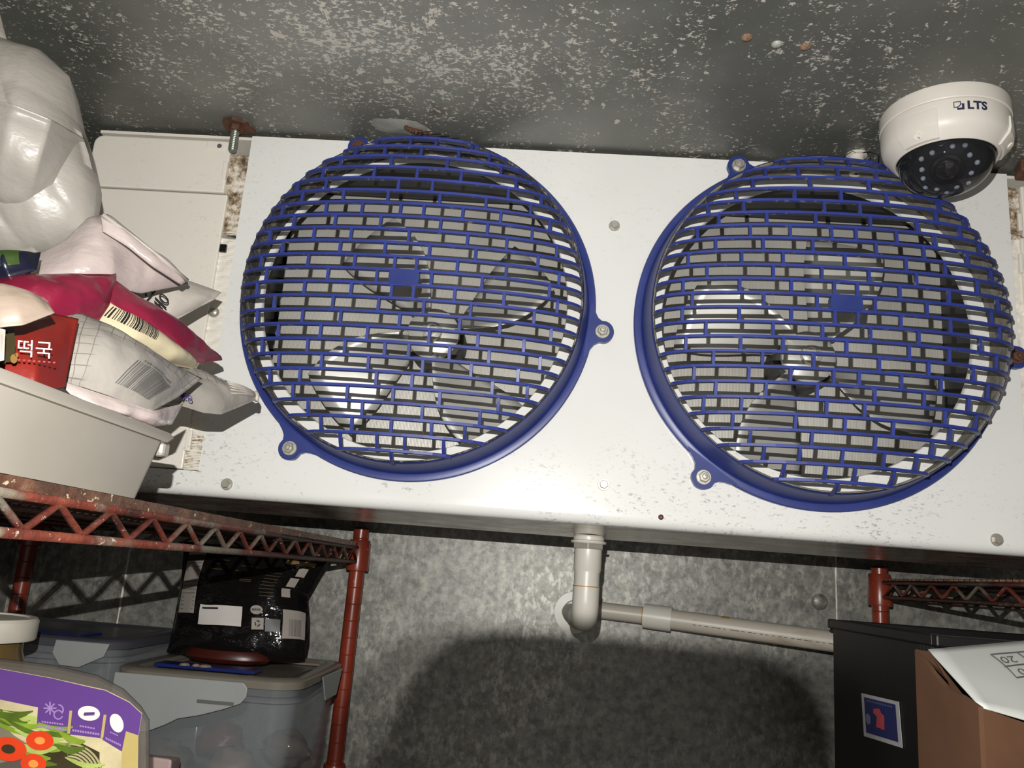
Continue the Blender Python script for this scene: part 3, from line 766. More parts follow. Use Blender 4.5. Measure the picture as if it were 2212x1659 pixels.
# ------------------------------------------------------------------ wire shelves
def zigzag(mb, p0, p1, z0, z1, pitch, r, phase=0.0):
    p0, p1 = Vector(p0), Vector(p1); L = (p1-p0).length; d = (p1-p0)/L; n = int(L/(pitch/2)); pts = []
    for i in range(n+1):
        s_ = min(L, i*pitch/2+phase); q_ = p0+d*s_; q_.z = z0 if i % 2 else z1
        pts.append(q_)
    # bent wire with flattened tips
    out = []
    for i, q_ in enumerate(pts):
        if i == 0 or i == len(pts)-1: out.append(q_); continue
        out += [q_.lerp(pts[i-1], .08), q_.lerp(pts[i+1], .08)]
    mb.tube(out, r, 6)
def shelf(x0, x1, y0, y1, zb, tiers, label, pitch=.0611, rail_h=.0215, phase=.0, liner=True):
    t = thing('wire_shelf', label, 'shelf', ((x0+x1)/2, (y0+y1)/2, FLOOR))
    for (x, y) in ((x0, y0), (x1, y0), (x0, y1), (x1, y1)):
        ztop = .056
        prof = [(.0005, FLOOR+.012), (.0122, FLOOR+.012)]
        z = FLOOR+.03
        while z < ztop-.004:
            prof += [(.0122, z), (.0114, z+.0009), (.0122, z+.0018)]; z += .0254
        prof += [(.0122, ztop-.002), (.010, ztop), (.0005, ztop)]
        po = obj('post', MB().lathe(prof, (x, y, 0), 'z', 20), M_POST, t, auto=40)
        obj('foot', MB().lathe([(.0005, FLOOR), (.016, FLOOR), (.016, FLOOR+.008), (.010, FLOOR+.014)], (x, y, 0), 'z', 16), M_ZINC, po, auto=40)
    for zt in tiers:
        tr = part_empty('tier', t)
        for (x, y) in ((x0, y0), (x1, y0), (x0, y1), (x1, y1)):
            obj('corner_collar', MB().lathe([(.0126, -.012), (.0175, -.012), (.0180, -.008), (.0165, .034), (.0155, .036), (.0126, .036)], (x, y, zt), 'z', 24), M_POST, tr, auto=40)
        za, zc = zt+.0015, zt+.0015+rail_h
        for (a, b) in (((x1, y0), (x1, y1)), ((x0, y0), (x0, y1)), ((x0, y1), (x1, y1)), ((x0, y0), (x1, y0))):
            a3, b3 = Vector((*a, 0)), Vector((*b, 0)); d = (b3-a3).normalized(); a3 += d*.012; b3 -= d*.012
            for zz, nm in ((za, 'lower_edge_wire'), (zc, 'upper_edge_wire')):
                obj(nm, MB().tube([(a3.x, a3.y, zz), ((a3.x+b3.x)/2, (a3.y+b3.y)/2, zz), (b3.x, b3.y, zz)], .0032, 10), M_WIRE, tr, True)
            mb = MB(); zigzag(mb, a3, b3, za+.002, zc-.002, pitch, .0024, phase); obj('zigzag_wire', mb, M_WIRE, tr, True)
        mb = MB(); y = y0+.02
        while y < y1-.01:
            mb.tube([(x0-.001, y, zc+.0045), (x1+.001, y, zc+.0045)], .0019, 6); y += .0135
        for k in range(1, 4):
            x = x0+(x1-x0)*k/4; mb.tube([(x, y0, zc+.0012), (x, y1, zc+.0012)], .0028, 6)
        obj('wire_mat', mb, M_MAT, tr, True)
    return t
TZ = -.3335
shelf(-.834, -.2945, .10, 1.33, 0, (0.0, TZ, -.85, -1.45), 'red rusty wire shelf on the left, its top tier carrying tub and food packages', phase=.0118)
t_ = shelf(.5235, 1.06, .10, 1.33, 0, (.0078, TZ, -.85, -1.45), 'red wire shelf at the right edge behind the black crate', phase=.004)
# grimy edge strip along the left shelf's top tier
le = thing('shelf_edge_strip', 'dark brown crusted strip lying along the front edge of the left top tier', 'strip', (-.30, .75, .03))
mb = MB(); v = []; f = []; n = 120
for i in range(n+1):
    y = .14+(1.30-.14)*i/n
    k_ = .0012*noise.noise(Vector((y*90, 0, 1)))
    x = -.2921
    k_ = k_
    taper = 1.0
    for (dx_, dz_) in ((0, .0252), (0, .0322+k_*.5), (-.02, .0322), (-.02, .0300), (-.0009, .0300), (-.0009, .0252)):
        v.append((x+dx_+(abs(k_)*.5 if dx_ == 0 else 0), y, dz_))
for i in range(n):
    for j in range(6): f.append((i*6+j, i*6+(j+1) % 6, i*6+6+(j+1) % 6, i*6+6+j))
f += [(0, 1, 2, 3, 4, 5), tuple(n*6+j for j in (5, 4, 3, 2, 1, 0))]
mb.add(v, f); obj('strip', mb, M_MAT, le)

# ------------------------------------------------------------------ tub of packages on the left shelf
tub = thing('food_tub', 'shallow white plastic tub with rolled rim holding frozen food packages', 'tub', (-.46, .40, .0325))
def tubmesh():
    zb, zt = .0330, .0815
    def loop(x0, x1, y0, y1, z, r):
        pts = []
        for cx_, cy_, a0 in ((x1-r, y1-r, 0), (x0+r, y1-r, 90), (x0+r, y0+r, 180), (x1-r, y0+r, 270)):
            for k in range(6):
                a = math.radians(a0+18*k); pts.append((cx_+r*math.cos(a), cy_+r*math.sin(a), z))
        return pts
    B = (-.615, -.2965, .17, .594); T = (-.632, -.2925, .15, .612)
    L = [loop(*B, zb, .012), loop(*T, zt-.004, .014), loop(T[0]-.004, T[1]+.004, T[2]-.004, T[3]+.004, zt-.004, .016), loop(T[0]-.004, T[1]+.004, T[2]-.004, T[3]+.014, zt+.001, .016), loop(T[0]-.002, T[1]+.002, T[2]-.002, T[3]+.010, zt+.004, .015), loop(T[0]+.003, T[1]-.003, T[2]+.003, T[3]-.003, zt+.003, .013), loop(B[0]+.003, B[1]-.003, B[2]+.003, B[3]-.003, zb+.003, .011)]
    n = 24; v = [p for l in L for p in l]; f = []
    for i in range(len(L)-1):
        for k in range(n): f.append((i*n+k, i*n+(k+1) % n, (i+1)*n+(k+1) % n, (i+1)*n+k))
    f += [tuple(range(n)), tuple((len(L)-1)*n+k for k in range(n))]
    return MB().add(v, f)
obj('body', tubmesh(), M_TUBW, tub, auto=40)
obj('rim_tab', MB().box((-.318, .610, .0675), (-.294, .6225, .0795)), M_TUBW, tub, bevel=.003)

def coons(top, bot, left=None, right=None):
    top = [at(*p) for p in top]; bot = [at(*p) for p in bot]
    left = [at(*p) for p in left] if left else [bot[0], top[0]]
    right = [at(*p) for p in right] if right else [bot[-1], top[-1]]
    def ev_(pl, t):
        L = [0]
        for i in range(1, len(pl)): L.append(L[-1]+(pl[i]-pl[i-1]).length)
        s_ = t*L[-1]
        for i in range(1, len(pl)):
            if s_ <= L[i]+1e-9:
                return pl[i-1].lerp(pl[i], (s_-L[i-1])/max(1e-9, L[i]-L[i-1]))
        return pl[-1].copy()
    def Sf(u, v):
        a = ev_(bot, u).lerp(ev_(top, u), v); b = ev_(left, v).lerp(ev_(right, v), u)
        c_ = (bot[0].lerp(bot[-1], u)).lerp(top[0].lerp(top[-1], u), v)
        return a+b-c_
    return Sf
def pack(name, mat, top, bot, bulge, parent=None, left=None, right=None, nu=36, nv=28, wr=.0022, wf=38, seed=0, back=.8, seal=.05, stretch=(1, 1, 1), p=.5, label=None, crease=0.0):
    Sf = coons(top, bot, left, right)
    nrm = (Sf(1, .5)-Sf(0, .5)).cross(Sf(.5, 1)-Sf(.5, 0)).normalized()
    if nrm.dot(Sf(.5, .5)) > 0: nrm = -nrm
    def prof(u):
        t = min(1, max(0, (u-seal)/(1-2*seal))); return (4*t*(1-t))**p
    def front(u, v, off=0):
        b_ = prof(u)*prof(v); q_ = Sf(u, v)
        ns = Vector((q_.x*stretch[0], q_.y*stretch[1], q_.z*stretch[2]))*wf+Vector((seed*7.3, seed, 0))
        wv = (noise.noise(ns)+.5*noise.noise(ns*2.3)-.6*abs(noise.noise(ns*1.4+Vector((9, 9, 9)))))*wr*(.35+.65*b_)
        if crease:
            t_ = (q_.x+q_.z*.75)*42+1.2*noise.noise(ns*.5)+seed
            wv -= crease*(1-abs(math.sin(t_)))**4*(.3+.7*noise.noise(ns*.35+Vector((3, 1, 2))))*b_
        return q_+nrm*(bulge*b_+wv+off+.0004)
    def backf(u, v):
        return Sf(u, v)-nrm*(bulge*back*prof(u)*prof(v)+.0004)
    mb = MB(); v = []; f = []; uvs = []
    for fn in (front, backf):
        for i in range(nu+1):
            for j in range(nv+1):
                v.append(fn(i/nu, j/nv)); uvs.append((i/nu, j/nv))
    K = (nu+1)*(nv+1)
    for o_ in (0, K):
        for i in range(nu):
            for j in range(nv):
                a = o_+i*(nv+1)+j
                f.append((a, a+nv+1, a+nv+2, a+1) if o_ == 0 else (a, a+1, a+nv+2, a+nv+1))
    ring = [i*(nv+1) for i in range(nu+1)] + [nu*(nv+1)+j for j in range(1, nv+1)] + [i*(nv+1)+nv for i in range(nu-1, -1, -1)] + [j for j in range(nv-1, 0, -1)]
    for i in range(len(ring)):
        a, b = ring[i], ring[(i+1) % len(ring)]; f.append((a, K+a, K+b, b))
    mb.add(v, f); mb.uv = uvs
    o = obj(name, mb, mat, parent, True, label=label)
    return o, front
def decal(name, fn, u0, v0, u1, v1, mat, parent, off=.0006, n=6, label=None):
    mb = MB(); v = []; f = []
    for i in range(n+1):
        for j in range(n+1): v.append(fn(u0+(u1-u0)*i/n, v0+(v1-v0)*j/n, off))
    for i in range(n):
        for j in range(n): a = i*(n+1)+j; f.append((a, a+n+1, a+n+2, a+1))
    return obj(name, mb.add(v, f), mat, parent, True, fix=False, label=label)
def barcode(fn, u0, v0, u1, v1, mat, parent, name='barcode', n=30, skew=0.0, off=.0009, digits=None, flip=False):
    mb = MB(); rs = random.Random(5); x = 0.0
    while x < 1:
        wd = rs.choice((.012, .012, .024, .034)); g_ = rs.choice((.012, .02, .03))
        if x+wd > 1: break
        Q = lambda a, b: fn(u0+(u1-u0)*a+skew*b, v0+(v1-v0)*b, off)
        st = [Q(x, k/4) for k in range(5)] + [Q(x+wd, k/4) for k in range(4, -1, -1)]
        for k in range(4): mb.polyf([st[k], st[k+1], st[8-k], st[9-k]])
        x += wd+g_
    if digits:
        sgn = -1 if flip else 1
        text_mb(mb, digits, .2, lambda a, b: fn(u0+(u1-u0)*(.5+sgn*a*.62)+skew*(1.13 if flip else -.13), (v1 if flip else v0)+(v1-v0)*(.13 if flip else -.13)+sgn*b*(v1-v0)*.8, off))
    return obj(name, mb, mat, parent, fix=False)
def thing_at(name, label, cat, px, py, Y, group=None): return thing(name, label, cat, at(px, py, Y), group)

G_ = 'frozen food packages piled in the tub'
# big white carrier bag
t = thing_at('plastic_bag', 'large bulging white plastic bag resting on the packages at the left edge', 'bag', 70, 560, .60)
pack('bag_body', M_BAG, [(-150, 70, 0.690), (-60, 74, 0.690), (20, 96, 0.690), (100, 118, 0.690), (150, 165, 0.690)], [(-150, 560, 0.690), (-60, 566, 0.690), (40, 558, 0.690), (120, 540, 0.690), (193, 500, 0.690)], .065, t,
     right=[(193, 500, 0.690), (206, 450, 0.690), (208, 400, 0.690), (190, 330, 0.690), (168, 265, 0.690), (160, 210, 0.690), (150, 165, 0.690)], wr=.006, wf=16, seal=0, stretch=(1.6, 1, .8), nu=80, nv=80, p=.5, back=.9, crease=.010)
pack('bag_fold', M_BAG, [(-150, 200, .615), (-60, 205, .608), (30, 226, .604), (110, 258, .622), (182, 300, .69)], [(-150, 470, .70), (-60, 470, .69), (30, 475, .69), (120, 470, .70), (196, 430, .71)], .034, t, wr=.004, wf=18, seed=2, stretch=(1.6, 1, .8), nu=70, nv=60, p=.55, crease=.005)
pack('bag_handle', M_BAG, [(-60, -10, 0.690), (0, 30, 0.690)], [(-60, 110, 0.690), (20, 106, 0.690)], .012, t, wr=.003, wf=30, nu=16, nv=16)
# dark green pack under it
t = thing_at('dark_pack', 'dark pack with green label wedged below the white plastic bag', 'package', 30, 590, .56, G_)
o, fn = pack('body', M_NAVYP, [(-70, 556, .56), (20, 552, .56), (88, 545, .57)], [(-70, 606, .55), (20, 602, .55), (80, 582, .56)], .012, t, wr=.001)
decal('green_label', fn, .02, .16, .80, .74, M_GREENP, t, label='green band on the dark pack')
# pouch behind with handwriting
t = thing_at('food_pouch', 'greyish white flat pouch with black Korean lettering, its corner against the evaporator', 'pouch', 380, 650, .80, G_)
o, fn = pack('body', M_POUCH2, [(260, 560, .74), (340, 596, .77), (410, 607, .79), (478, 632, .81)], [(250, 690, .73), (310, 720, .75), (375, 694, .77), (430, 664, .79)], .010, t, right=[(430, 664, .79), (462, 648, .80), (478, 632, .81)], wr=.0016, seed=3, p=.7)
mb = MB()
pc_ = at(330, 645, .735)
ex = (at(350, 668, .735)-at(312, 632, .735)).normalized(); ey = (at(345, 632, .735)-at(330, 650, .735)).normalized()
text_mb(mb, '서울', .020, lambda x, y: pc_+ex*x+ey*y)
for k, (px, py) in enumerate(((305, 650), (316, 662), (326, 674))):
    p0 = at(px, py, .735); mb.tube([p0, p0+ex*.005], .0004, 4)
obj('brush_lettering', mb, M_PRINT, t, fix=False)
# big pinkish pouch
t = thing_at('food_pouch', 'large pinkish white pouch with a sealed crimped edge pointing up, behind the magenta bag', 'pouch', 250, 560, .70, G_)
pack('body', M_POUCH, [(60, 560, .64), (140, 520, .65), (190, 470, .66), (225, 462, .68), (290, 515, .70), (350, 560, .72), (405, 606, .74)], [(60, 600, .62), (160, 600, .63), (240, 616, .65), (304, 634, .69), (405, 614, .735)], .016, t, wr=.004, wf=26, seed=1, seal=.03, nu=50, crease=.004)
mb = MB(); ptsA = [(222, 464, .638), (290, 513, .654), (350, 560, .670), (404, 606, .70)]
mb.tube([at(*p_) for p_ in ptsA], [.0022, .0016, .002, .0022], 8)
obj('crimped_seal', mb, M_POUCH2, t, True)
pack('sealed_flap', M_POUCH, [(218, 464, .640), (262, 492, .648), (330, 545, .665), (405, 606, .70)], [(222, 500, .640), (275, 532, .648), (330, 576, .663), (392, 616, .698)], .003, t, wr=.001, seal=.0, nu=24, nv=8)
# magenta bag
t = thing_at('rice_cake_bag', 'magenta and cream food bag with barcode lying across the pile', 'package', 300, 720, .68, G_)
o, fn = pack('cream_face', M_CREAM, [(240, 650, .615), (310, 690, .645), (380, 748, .69), (432, 786, .74)], [(196, 690, .60), (270, 740, .62), (350, 786, .67), (425, 798, .735)], .012, t, wr=.0014, seed=4, p=.6)
barcode(fn, .03, .34, .34, .82, M_PRINT, t, n=24)
pack('magenta_face', M_MAG, [(249, 606, .63), (300, 642, .66), (400, 714, .73), (478, 770, .79)], [(238, 652, .61), (320, 702, .645), (390, 760, .69), (436, 788, .745)], .010, t, right=[(436, 788, .745), (458, 781, .765), (480, 778, .79), (478, 770, .79)], wr=.0024, seed=5, p=.6)
pack('magenta_end', M_MAG, [(-60, 604, .55), (60, 594, .56), (170, 591, .59), (240, 594, .62), (251, 590, .632)], [(-60, 640, .53), (60, 660, .54), (110, 676, .55), (160, 690, .57), (215, 690, .60)], .012, t, right=[(215, 690, .60), (236, 660, .612), (250, 620, .628), (251, 590, .632)], wr=.003, seed=6, p=.6)
# red pack
t = thing_at('red_pack', 'red food pack with white Korean title standing in the tub at the left edge', 'package', 40, 810, .47, G_)
o, fn = pack('body', M_REDP, [(-90, 700, .47), (40, 690, .48), (110, 678, .50), (170, 690, .515)], [(-90, 815, .45), (0, 822, .455), (75, 846, .46), (140, 836, .49)], .008, t, wr=.0016, seed=7, p=.6)
mb = MB(); c_ = at(75, 757, .452); ex = (at(100, 752, .452)-at(50, 748, .448)).normalized(); ey = Vector((0, -.25, .97))
text_mb(mb, '떡국', .0110, lambda x, y: c_+ex*(x*.95)+ey*y)
obj('title_lettering', mb, M_PWHITE, t, fix=False)
mb = MB(); c_ = at(80, 782, .45)
for k in range(8): mb.box(tuple(c_+ex*(-.010+.0026*k)+Vector((0, 0, 0))), tuple(c_+ex*(-.010+.0026*k)+Vector((.0014, .0002, .0009))))
obj('small_print', mb, plain('dull_pink_print', srgb(138, 72, 62), .5), t)
mb = MB().polyf([at(11, 708, .452), at(30, 706, .455), at(34, 745, .45), at(30, 782, .448), at(-30, 785, .446), at(-30, 712, .449)])
obj('photo_print', mb, M_BOWLD, t, fix=False)
mb = MB()
for px, py, r in ((30, 775, 8), (8, 783, 4), (36, 767, 4)): mb.polyf([at(px+r*math.cos(a_), py+r*1.3*math.sin(a_), .4455) for a_ in [2*math.pi*k/9 for k in range(9)]])
obj('gold_print', mb, M_GOLD, t, fix=False)
# beige pack at far left
t = thing_at('beige_pack', 'beige folded packet lying over the red pack at the left edge', 'package', 30, 700, .43, G_)
pack('body', M_BEIGE, [(-90, 600, .44), (0, 612, .44), (60, 628, .445), (86, 640, .45)], [(-90, 720, .42), (10, 706, .425), (50, 702, .43), (118, 676, .447)], .006, t, right=[(118, 676, .447), (104, 656, .449), (86, 640, .45)], wr=.002, seed=8)
pack('lower_fold', M_POUCH2, [(-90, 712, .415), (-10, 706, .42), (12, 712, .425)], [(-90, 790, .41), (-20, 785, .412), (9, 778, .418)], .004, t, wr=.002)
# grid-printed packs
t = thing_at('grid_packet', 'white grid-printed packet whose open crimped end points at the left fan guard', 'package', 470, 850, .80, G_)
o, fn = pack('body', M_GRID, [(330, 770, .70), (372, 786, .71), (440, 800, .735), (500, 826, .76), (552, 848, .79)], [(320, 880, .68), (390, 876, .695), (440, 892, .715), (476, 896, .73), (555, 863, .785)], .009, t, wr=.0026, wf=30, seed=9, p=.7)
obj('crimped_end', MB().tube([at(552, 846, .787), at(556, 854, .787), at(554, 866, .785)], .0022, 6), M_POUCH2, t, True)
for k in range(5):
    obj('pleat', MB().tube([fn(.62+.06*i, .42+.10*k, .0008) for i in range(7)], [.0004, .0010, .0012, .0013, .0013, .0012, .0006], 6), M_POUCH2, t, True)
c_ = at(398, 851, .675); mb = MB(); ex = (at(415, 860, .69)-at(390, 846, .69)).normalized(); ey = Vector((0, -.2, .98))
text_mb(mb, 'co', .010, lambda x, y: c_+ex*(x+.004)+ey*y)
mb.polyf([c_+ex*(-.006)+ey*.003, c_+ex*(.001)+ey*(-.001), c_+ex*(.0)+ey*(-.006), c_+ex*(-.007)+ey*(-.001)])
obj('purple_print', mb, plain('violet_print', srgb(70, 50, 130), .4), t, fix=False)
t = thing_at('grid_packet', 'nearer white grid-printed packet with large slanted barcode', 'package', 240, 840, .58, G_)
o, fn = pack('body', M_GRID, [(140, 682, .545), (172, 677, .55), (240, 704, .575), (310, 748, .605), (372, 786, .64), (436, 818, .67)], [(126, 826, .52), (180, 836, .535), (240, 856, .55), (296, 878, .57), (330, 888, .585)], .016, t,
     left=[(126, 826, .52), (114, 780, .52), (113, 735, .525), (122, 704, .535), (140, 682, .545)], right=[(330, 888, .585), (384, 858, .63), (436, 818, .67)], wr=.0026, wf=30, seed=10, p=.6)
barcode(fn, .44, .10, .83, .43, M_PGREY, t, skew=.045, digits='8801204091805', flip=True, off=.0012)
o2, fn2 = pack('lower_gusset', M_POUCH, [(118, 818, .515), (180, 838, .53), (240, 858, .548), (330, 888, .583), (396, 872, .65)], [(150, 850, .52), (200, 872, .53), (260, 895, .555), (335, 924, .60), (372, 916, .635)], .004, t, wr=.003, seed=11)
# ------------------------------------------------------------------ lower tier of the left shelf
LZ = TZ+.0015+.0215+.0066                        # top of the wire mat
def rbox_loop(x0, x1, y0, y1, z, r, n=6):
    pts = []
    for cx_, cy_, a0 in ((x1-r, y1-r, 0), (x0+r, y1-r, 90), (x0+r, y0+r, 180), (x1-r, y0+r, 270)):
        for k in range(n):
            a = math.radians(a0+90*k/(n-1)); pts.append((cx_+r*math.cos(a), cy_+r*math.sin(a), z))
    return pts
def stack_loops(L, cap0=True, cap1=True):
    n = len(L[0]); v = [p for l in L for p in l]; f = []
    for i in range(len(L)-1):
        for k in range(n): f.append((i*n+k, i*n+(k+1) % n, (i+1)*n+(k+1) % n, (i+1)*n+k))
    if cap0: f.append(tuple(range(n)))
    if cap1: f.append(tuple((len(L)-1)*n+k for k in range(n)))
    return MB().add(v, f)
def clear_box(t, x0, x1, y0, y1, zb, zt, lidmat):
    R = .03
    s = lambda d, z, r=R: rbox_loop(x0+d, x1-d, y0+d, y1-d, z, max(.006, r-d))
    obj('box_body', stack_loops([s(.010, zb), s(.006, zb+.006), s(.001, zt-.03), s(-.003, zt-.028), s(-.003, zt-.022), s(.0, zt-.021), s(-.001, zt-.010), s(.003, zt-.010), s(.003, zt-.03), s(.009, zb+.008), s(.013, zb+.003)]), M_CLEAR, t, auto=45)
    obj('lid', stack_loops([s(.004, zt-.011), s(-.006, zt-.012), s(-.007, zt-.003), s(-.003, zt), s(.014, zt), s(.018, zt-.004), s(.022, zt-.004), s(.022, zt-.007), s(.004, zt-.008)]), lidmat, t, auto=45)
A = thing('clear_food_box', 'clear plastic food box with blue-banded lid carrying the black food bag', 'food box', (-.41, 1.16, LZ))
ax0, ax1, ay0, ay1, azt = -.515, -.292, 1.045, 1.285, -.1455
clear_box(A, ax0, ax1, ay0, ay1, LZ, azt, M_LID)
mb = MB(); n = 14                                # latch flap hanging down the front with an oblique lower edge
pts = [(-.512, azt-.006), (-.352, azt-.006), (-.346, azt-.012), (-.346, azt-.022), (-.352, azt-.030), (-.372, azt-.038), (-.400, azt-.047), (-.426, azt-.053), (-.440, azt-.061), (-.46, azt-.070), (-.49, azt-.074), (-.512, azt-.074)]
obj('front_latch', MB().prism([(x, ay0-.0085, z) for x, z in pts], (0, .002, 0)), M_FLAP, A, bevel=.001)
obj('latch_slot', MB().box((-.405, ay0-.0095, azt-.033), (-.36, ay0-.0082, azt-.029)), M_PGREY, A)
obj('side_latch', MB().prism([(ax1+.0078, ay0+.10, azt-.006), (ax1+.0078, ay1-.03, azt-.006), (ax1+.0078, ay1-.05, azt-.040), (ax1+.0078, ay0+.13, azt-.040)], (.002, 0, 0)), M_FLAP, A, bevel=.001)
obj('blue_gasket', MB().box((-.492, ay0+.050, azt-.0035), (-.360, ay0+.082, azt+.0006)), M_GASK, A, bevel=.0003, label='blue band on the lid')
mb = MB()
for k, (x, r_) in enumerate(((-.452, 1.2), (-.437, .9), (-.425, 1.5))):
    obj('crumb', MB().lathe([(.0004, -.001), (.006*r_, -.001), (.004*r_, .0015), (.0004, .0022)], (x, ay0+.052, azt+.0015), 'z', 7), M_BEIGE, A)
rr = random.Random(3)
for k in range(4):                               # bags of food seen through the wall
    c_ = Vector((-.470+.046*(k % 4), 1.115+.075*(k % 2), LZ+.040+.012*(k%2)))
    mb = MB(); v = []; f = []; nn, mm = 16, 11
    for i in range(mm+1):
        ph = math.pi*i/mm
        for j in range(nn):
            th = 2*math.pi*j/nn; d = Vector((math.sin(ph)*math.cos(th), math.sin(ph)*math.sin(th), math.cos(ph)))
            s_ = .85+.5*noise.noise(d*2.4+Vector((k*5, 0, 0)))
            v.append(c_+Vector((d.x*.036*s_, d.y*.030*s_, d.z*.026*s_)))
    for i in range(mm):
        for j in range(nn): f.append((i*nn+j, i*nn+(j+1) % nn, (i+1)*nn+(j+1) % nn, (i+1)*nn+j))
    o = obj('frozen_portion', mb.add(v, f), (M_CONT, M_BROWN, M_BEIGE)[k % 3], None, True)
    tag(o, ('grey-brown wrapped portion at the left inside the clear food box', 'brown wrapped portion lying inside the clear food box', 'pale beige wrapped portion inside the clear food box', 'grey-brown wrapped portion at the right inside the clear food box')[k], 'food', 'frozen portions in the clear box')
B = thing('grey_lidded_box', 'grey lidded food box with blue band and hanging latch, left of the clear box', 'food box', (-.67, 1.18, LZ))
bx0, bx1, by0, by1, bzt = -.80, -.535, 1.075, 1.30, -.1195
clear_box(B, bx0, bx1, by0, by1, LZ, bzt, M_LIDB)
obj('lid_panel', MB().box((bx0+.03, by0+.03, bzt-.006), (bx1-.03, by1-.03, bzt-.002)), M_LIDB, B, bevel=.003)
obj('blue_gasket', MB().box((-.745, by0+.018, bzt-.0035), (-.595, by0+.075, bzt+.0007)), M_GASK, B, bevel=.0003, label='blue band on the grey lid')
obj('front_latch', MB().prism([(-.61, by0-.0085, bzt-.004), (-.54, by0-.0085, bzt-.004), (-.545, by0-.0085, bzt-.02), (-.575, by0-.0085, bzt-.035), (-.60, by0-.0085, bzt-.034), (-.612, by0-.0085, bzt-.02)], (0, .002, 0)), M_FLAP, B, bevel=.001)
J = thing('food_jar', 'amber jar with wide dirty white screw lid at the left edge of the lower tier', 'jar', (-.585, .86, LZ))
obj('glass', MB().lathe([(.001, LZ), (.052, LZ), (.058, LZ+.008), (.060, LZ+.15), (.056, LZ+.178), (.052, LZ+.188), (.052, LZ+.20)], (-.585, .86, 0), 'z', 40), M_JAR, J, auto=40)
zl = -.0825
mb = MB().lathe([(.053, zl-.022), (.0615, zl-.022), (.0625, zl-.020), (.0625, zl-.003), (.060, zl), (.054, zl), (.053, zl-.0015), (.001, zl-.0015)], (-.585, .86, 0), 'z', 64)
obj('screw_lid', mb, M_JLID, J, auto=35)

# black food bag on the clear box
bb = thing('black_food_bag', 'glossy black food bag with white labels standing on the clear box lid', 'bag', (-.43, 1.20, azt))
o, fn = pack('body', M_BLKF, [(398, 1170, 1.22), (470, 1176, 1.215), (560, 1186, 1.215), (640, 1196, 1.215), (712, 1204, 1.22)], [(360, 1408, 1.19), (440, 1424, 1.175), (540, 1430, 1.17), (610, 1428, 1.175), (657, 1424, 1.185)], .036, bb,
     left=[(360, 1408, 1.19), (366, 1392, 1.195), (378, 1330, 1.21), (392, 1250, 1.22), (398, 1170, 1.22)], right=[(657, 1424, 1.185), (666, 1380, 1.195), (668, 1330, 1.205), (664, 1285, 1.21), (690, 1240, 1.22), (712, 1204, 1.22)], wr=.003, wf=24, seed=12, p=.42, seal=.02, back=.6, nu=48, nv=40)
decal('nutrition_label', fn, .07, .34, .22, .96, M_LABEL, bb, n=10)
mb = MB()
for k in range(13):
    v_ = .37+.034*k
    if k in (8, 9): continue
    mb.polyf([fn(.085, v_, .0011), fn(.21, v_, .0011), fn(.21, v_+.006, .0011), fn(.085, v_+.006, .0011)])
obj('nutrition_lines', mb, M_PGREY, bb, fix=False)
decal('label_band', fn, .07, .80, .22, .86, plain('maroon_band', srgb(58, 34, 34), .4), bb, off=.0013)
decal('date_label', fn, .265, .255, .585, .42, M_PWHITE, bb, n=8)
decal('date_stamp', fn, .285, .385, .41, .40, M_PRINT, bb, off=.0012)
decal('barcode_label', fn, .855, .17, .985, .42, M_LABEL, bb, n=6)
barcode(fn, .895, .19, .965, .34, M_PGREY, bb, n=8, off=.0012)
mb = MB(); n = 24; cu_, cv_ = .685, .40
mb.polyf([fn(cu_+.042*math.cos(t_), cv_+.038*math.sin(t_), .0008) for t_ in [2*math.pi*k/n for k in range(n)]]); obj('oval_emblem', mb, M_LABEL, bb, fix=False)
mb = MB()
for k in range(6): mb.polyf([fn(.655+.010*k, .392, .0012), fn(.662+.010*k, .392, .0012), fn(.662+.010*k, .41, .0012), fn(.655+.010*k, .41, .0012)])
obj('oval_print', mb, M_PRINT, bb, fix=False)
decal('recycling_label', fn, .655, .24, .735, .335, M_LABEL, bb)
mb = MB()
for k in range(3):
    a_ = 2*math.pi*k/3+.5; pts = []
    for j in range(5):
        t_ = a_+.35*j; pts.append((.695+.020*math.cos(t_), .288+.028*math.sin(t_)))
    inn = [(.695+(x-.695)*.55, .288+(y-.288)*.55) for x, y in pts]
    mb.polyf([fn(x, y, .0012) for x, y in pts+inn[::-1]])
obj('recycling_arrows', mb, M_PRINT, bb, fix=False)
decal('text_label', fn, .745, .225, .84, .33, M_PGREY, bb)
for (u0, v0, u1, v1) in ((.885, .74, .94, .83), (.865, .63, .92, .72), (.85, .53, .905, .61)):
    decal('picture_print', fn, u0, v0, u1, v1, M_LABEL, bb)
decal('gold_corner', fn, .78, .86, .96, .90, M_GOLD, bb)
mb = MB()
for k, (v_, u1) in enumerate(((.82, .55), (.78, .62), (.73, .50), (.655, .62), (.64, .62))):
    mb.polyf([fn(.30, v_, .0009), fn(u1, v_, .0009), fn(u1, v_+.007, .0009), fn(.30, v_+.007, .0009)])
for k in range(8): mb.polyf([fn(.70, .52+.032*k, .0009), fn(.80, .52+.032*k, .0009), fn(.80, .526+.032*k, .0009), fn(.70, .526+.032*k, .0009)])
obj('gold_lines', mb, plain('dim_gold', srgb(70, 58, 34), .4), bb, fix=False)
mb = MB(); pts = []
mb.lathe([(.001, .004), (.052, .004), (.060, .009), (.060, .014), (.054, .020), (.001, .02)], (-.425, 1.180, azt-.004), 'z', 40)
for i, p_ in enumerate(mb.v): mb.v[i] = Vector((p_.x, 1.175+(p_.y-1.175)*.55, p_.z))
obj('red_base', mb, plain('red_brown_base', srgb(62, 20, 12), .35), bb, auto=40, label='red brown round base under the black bag')

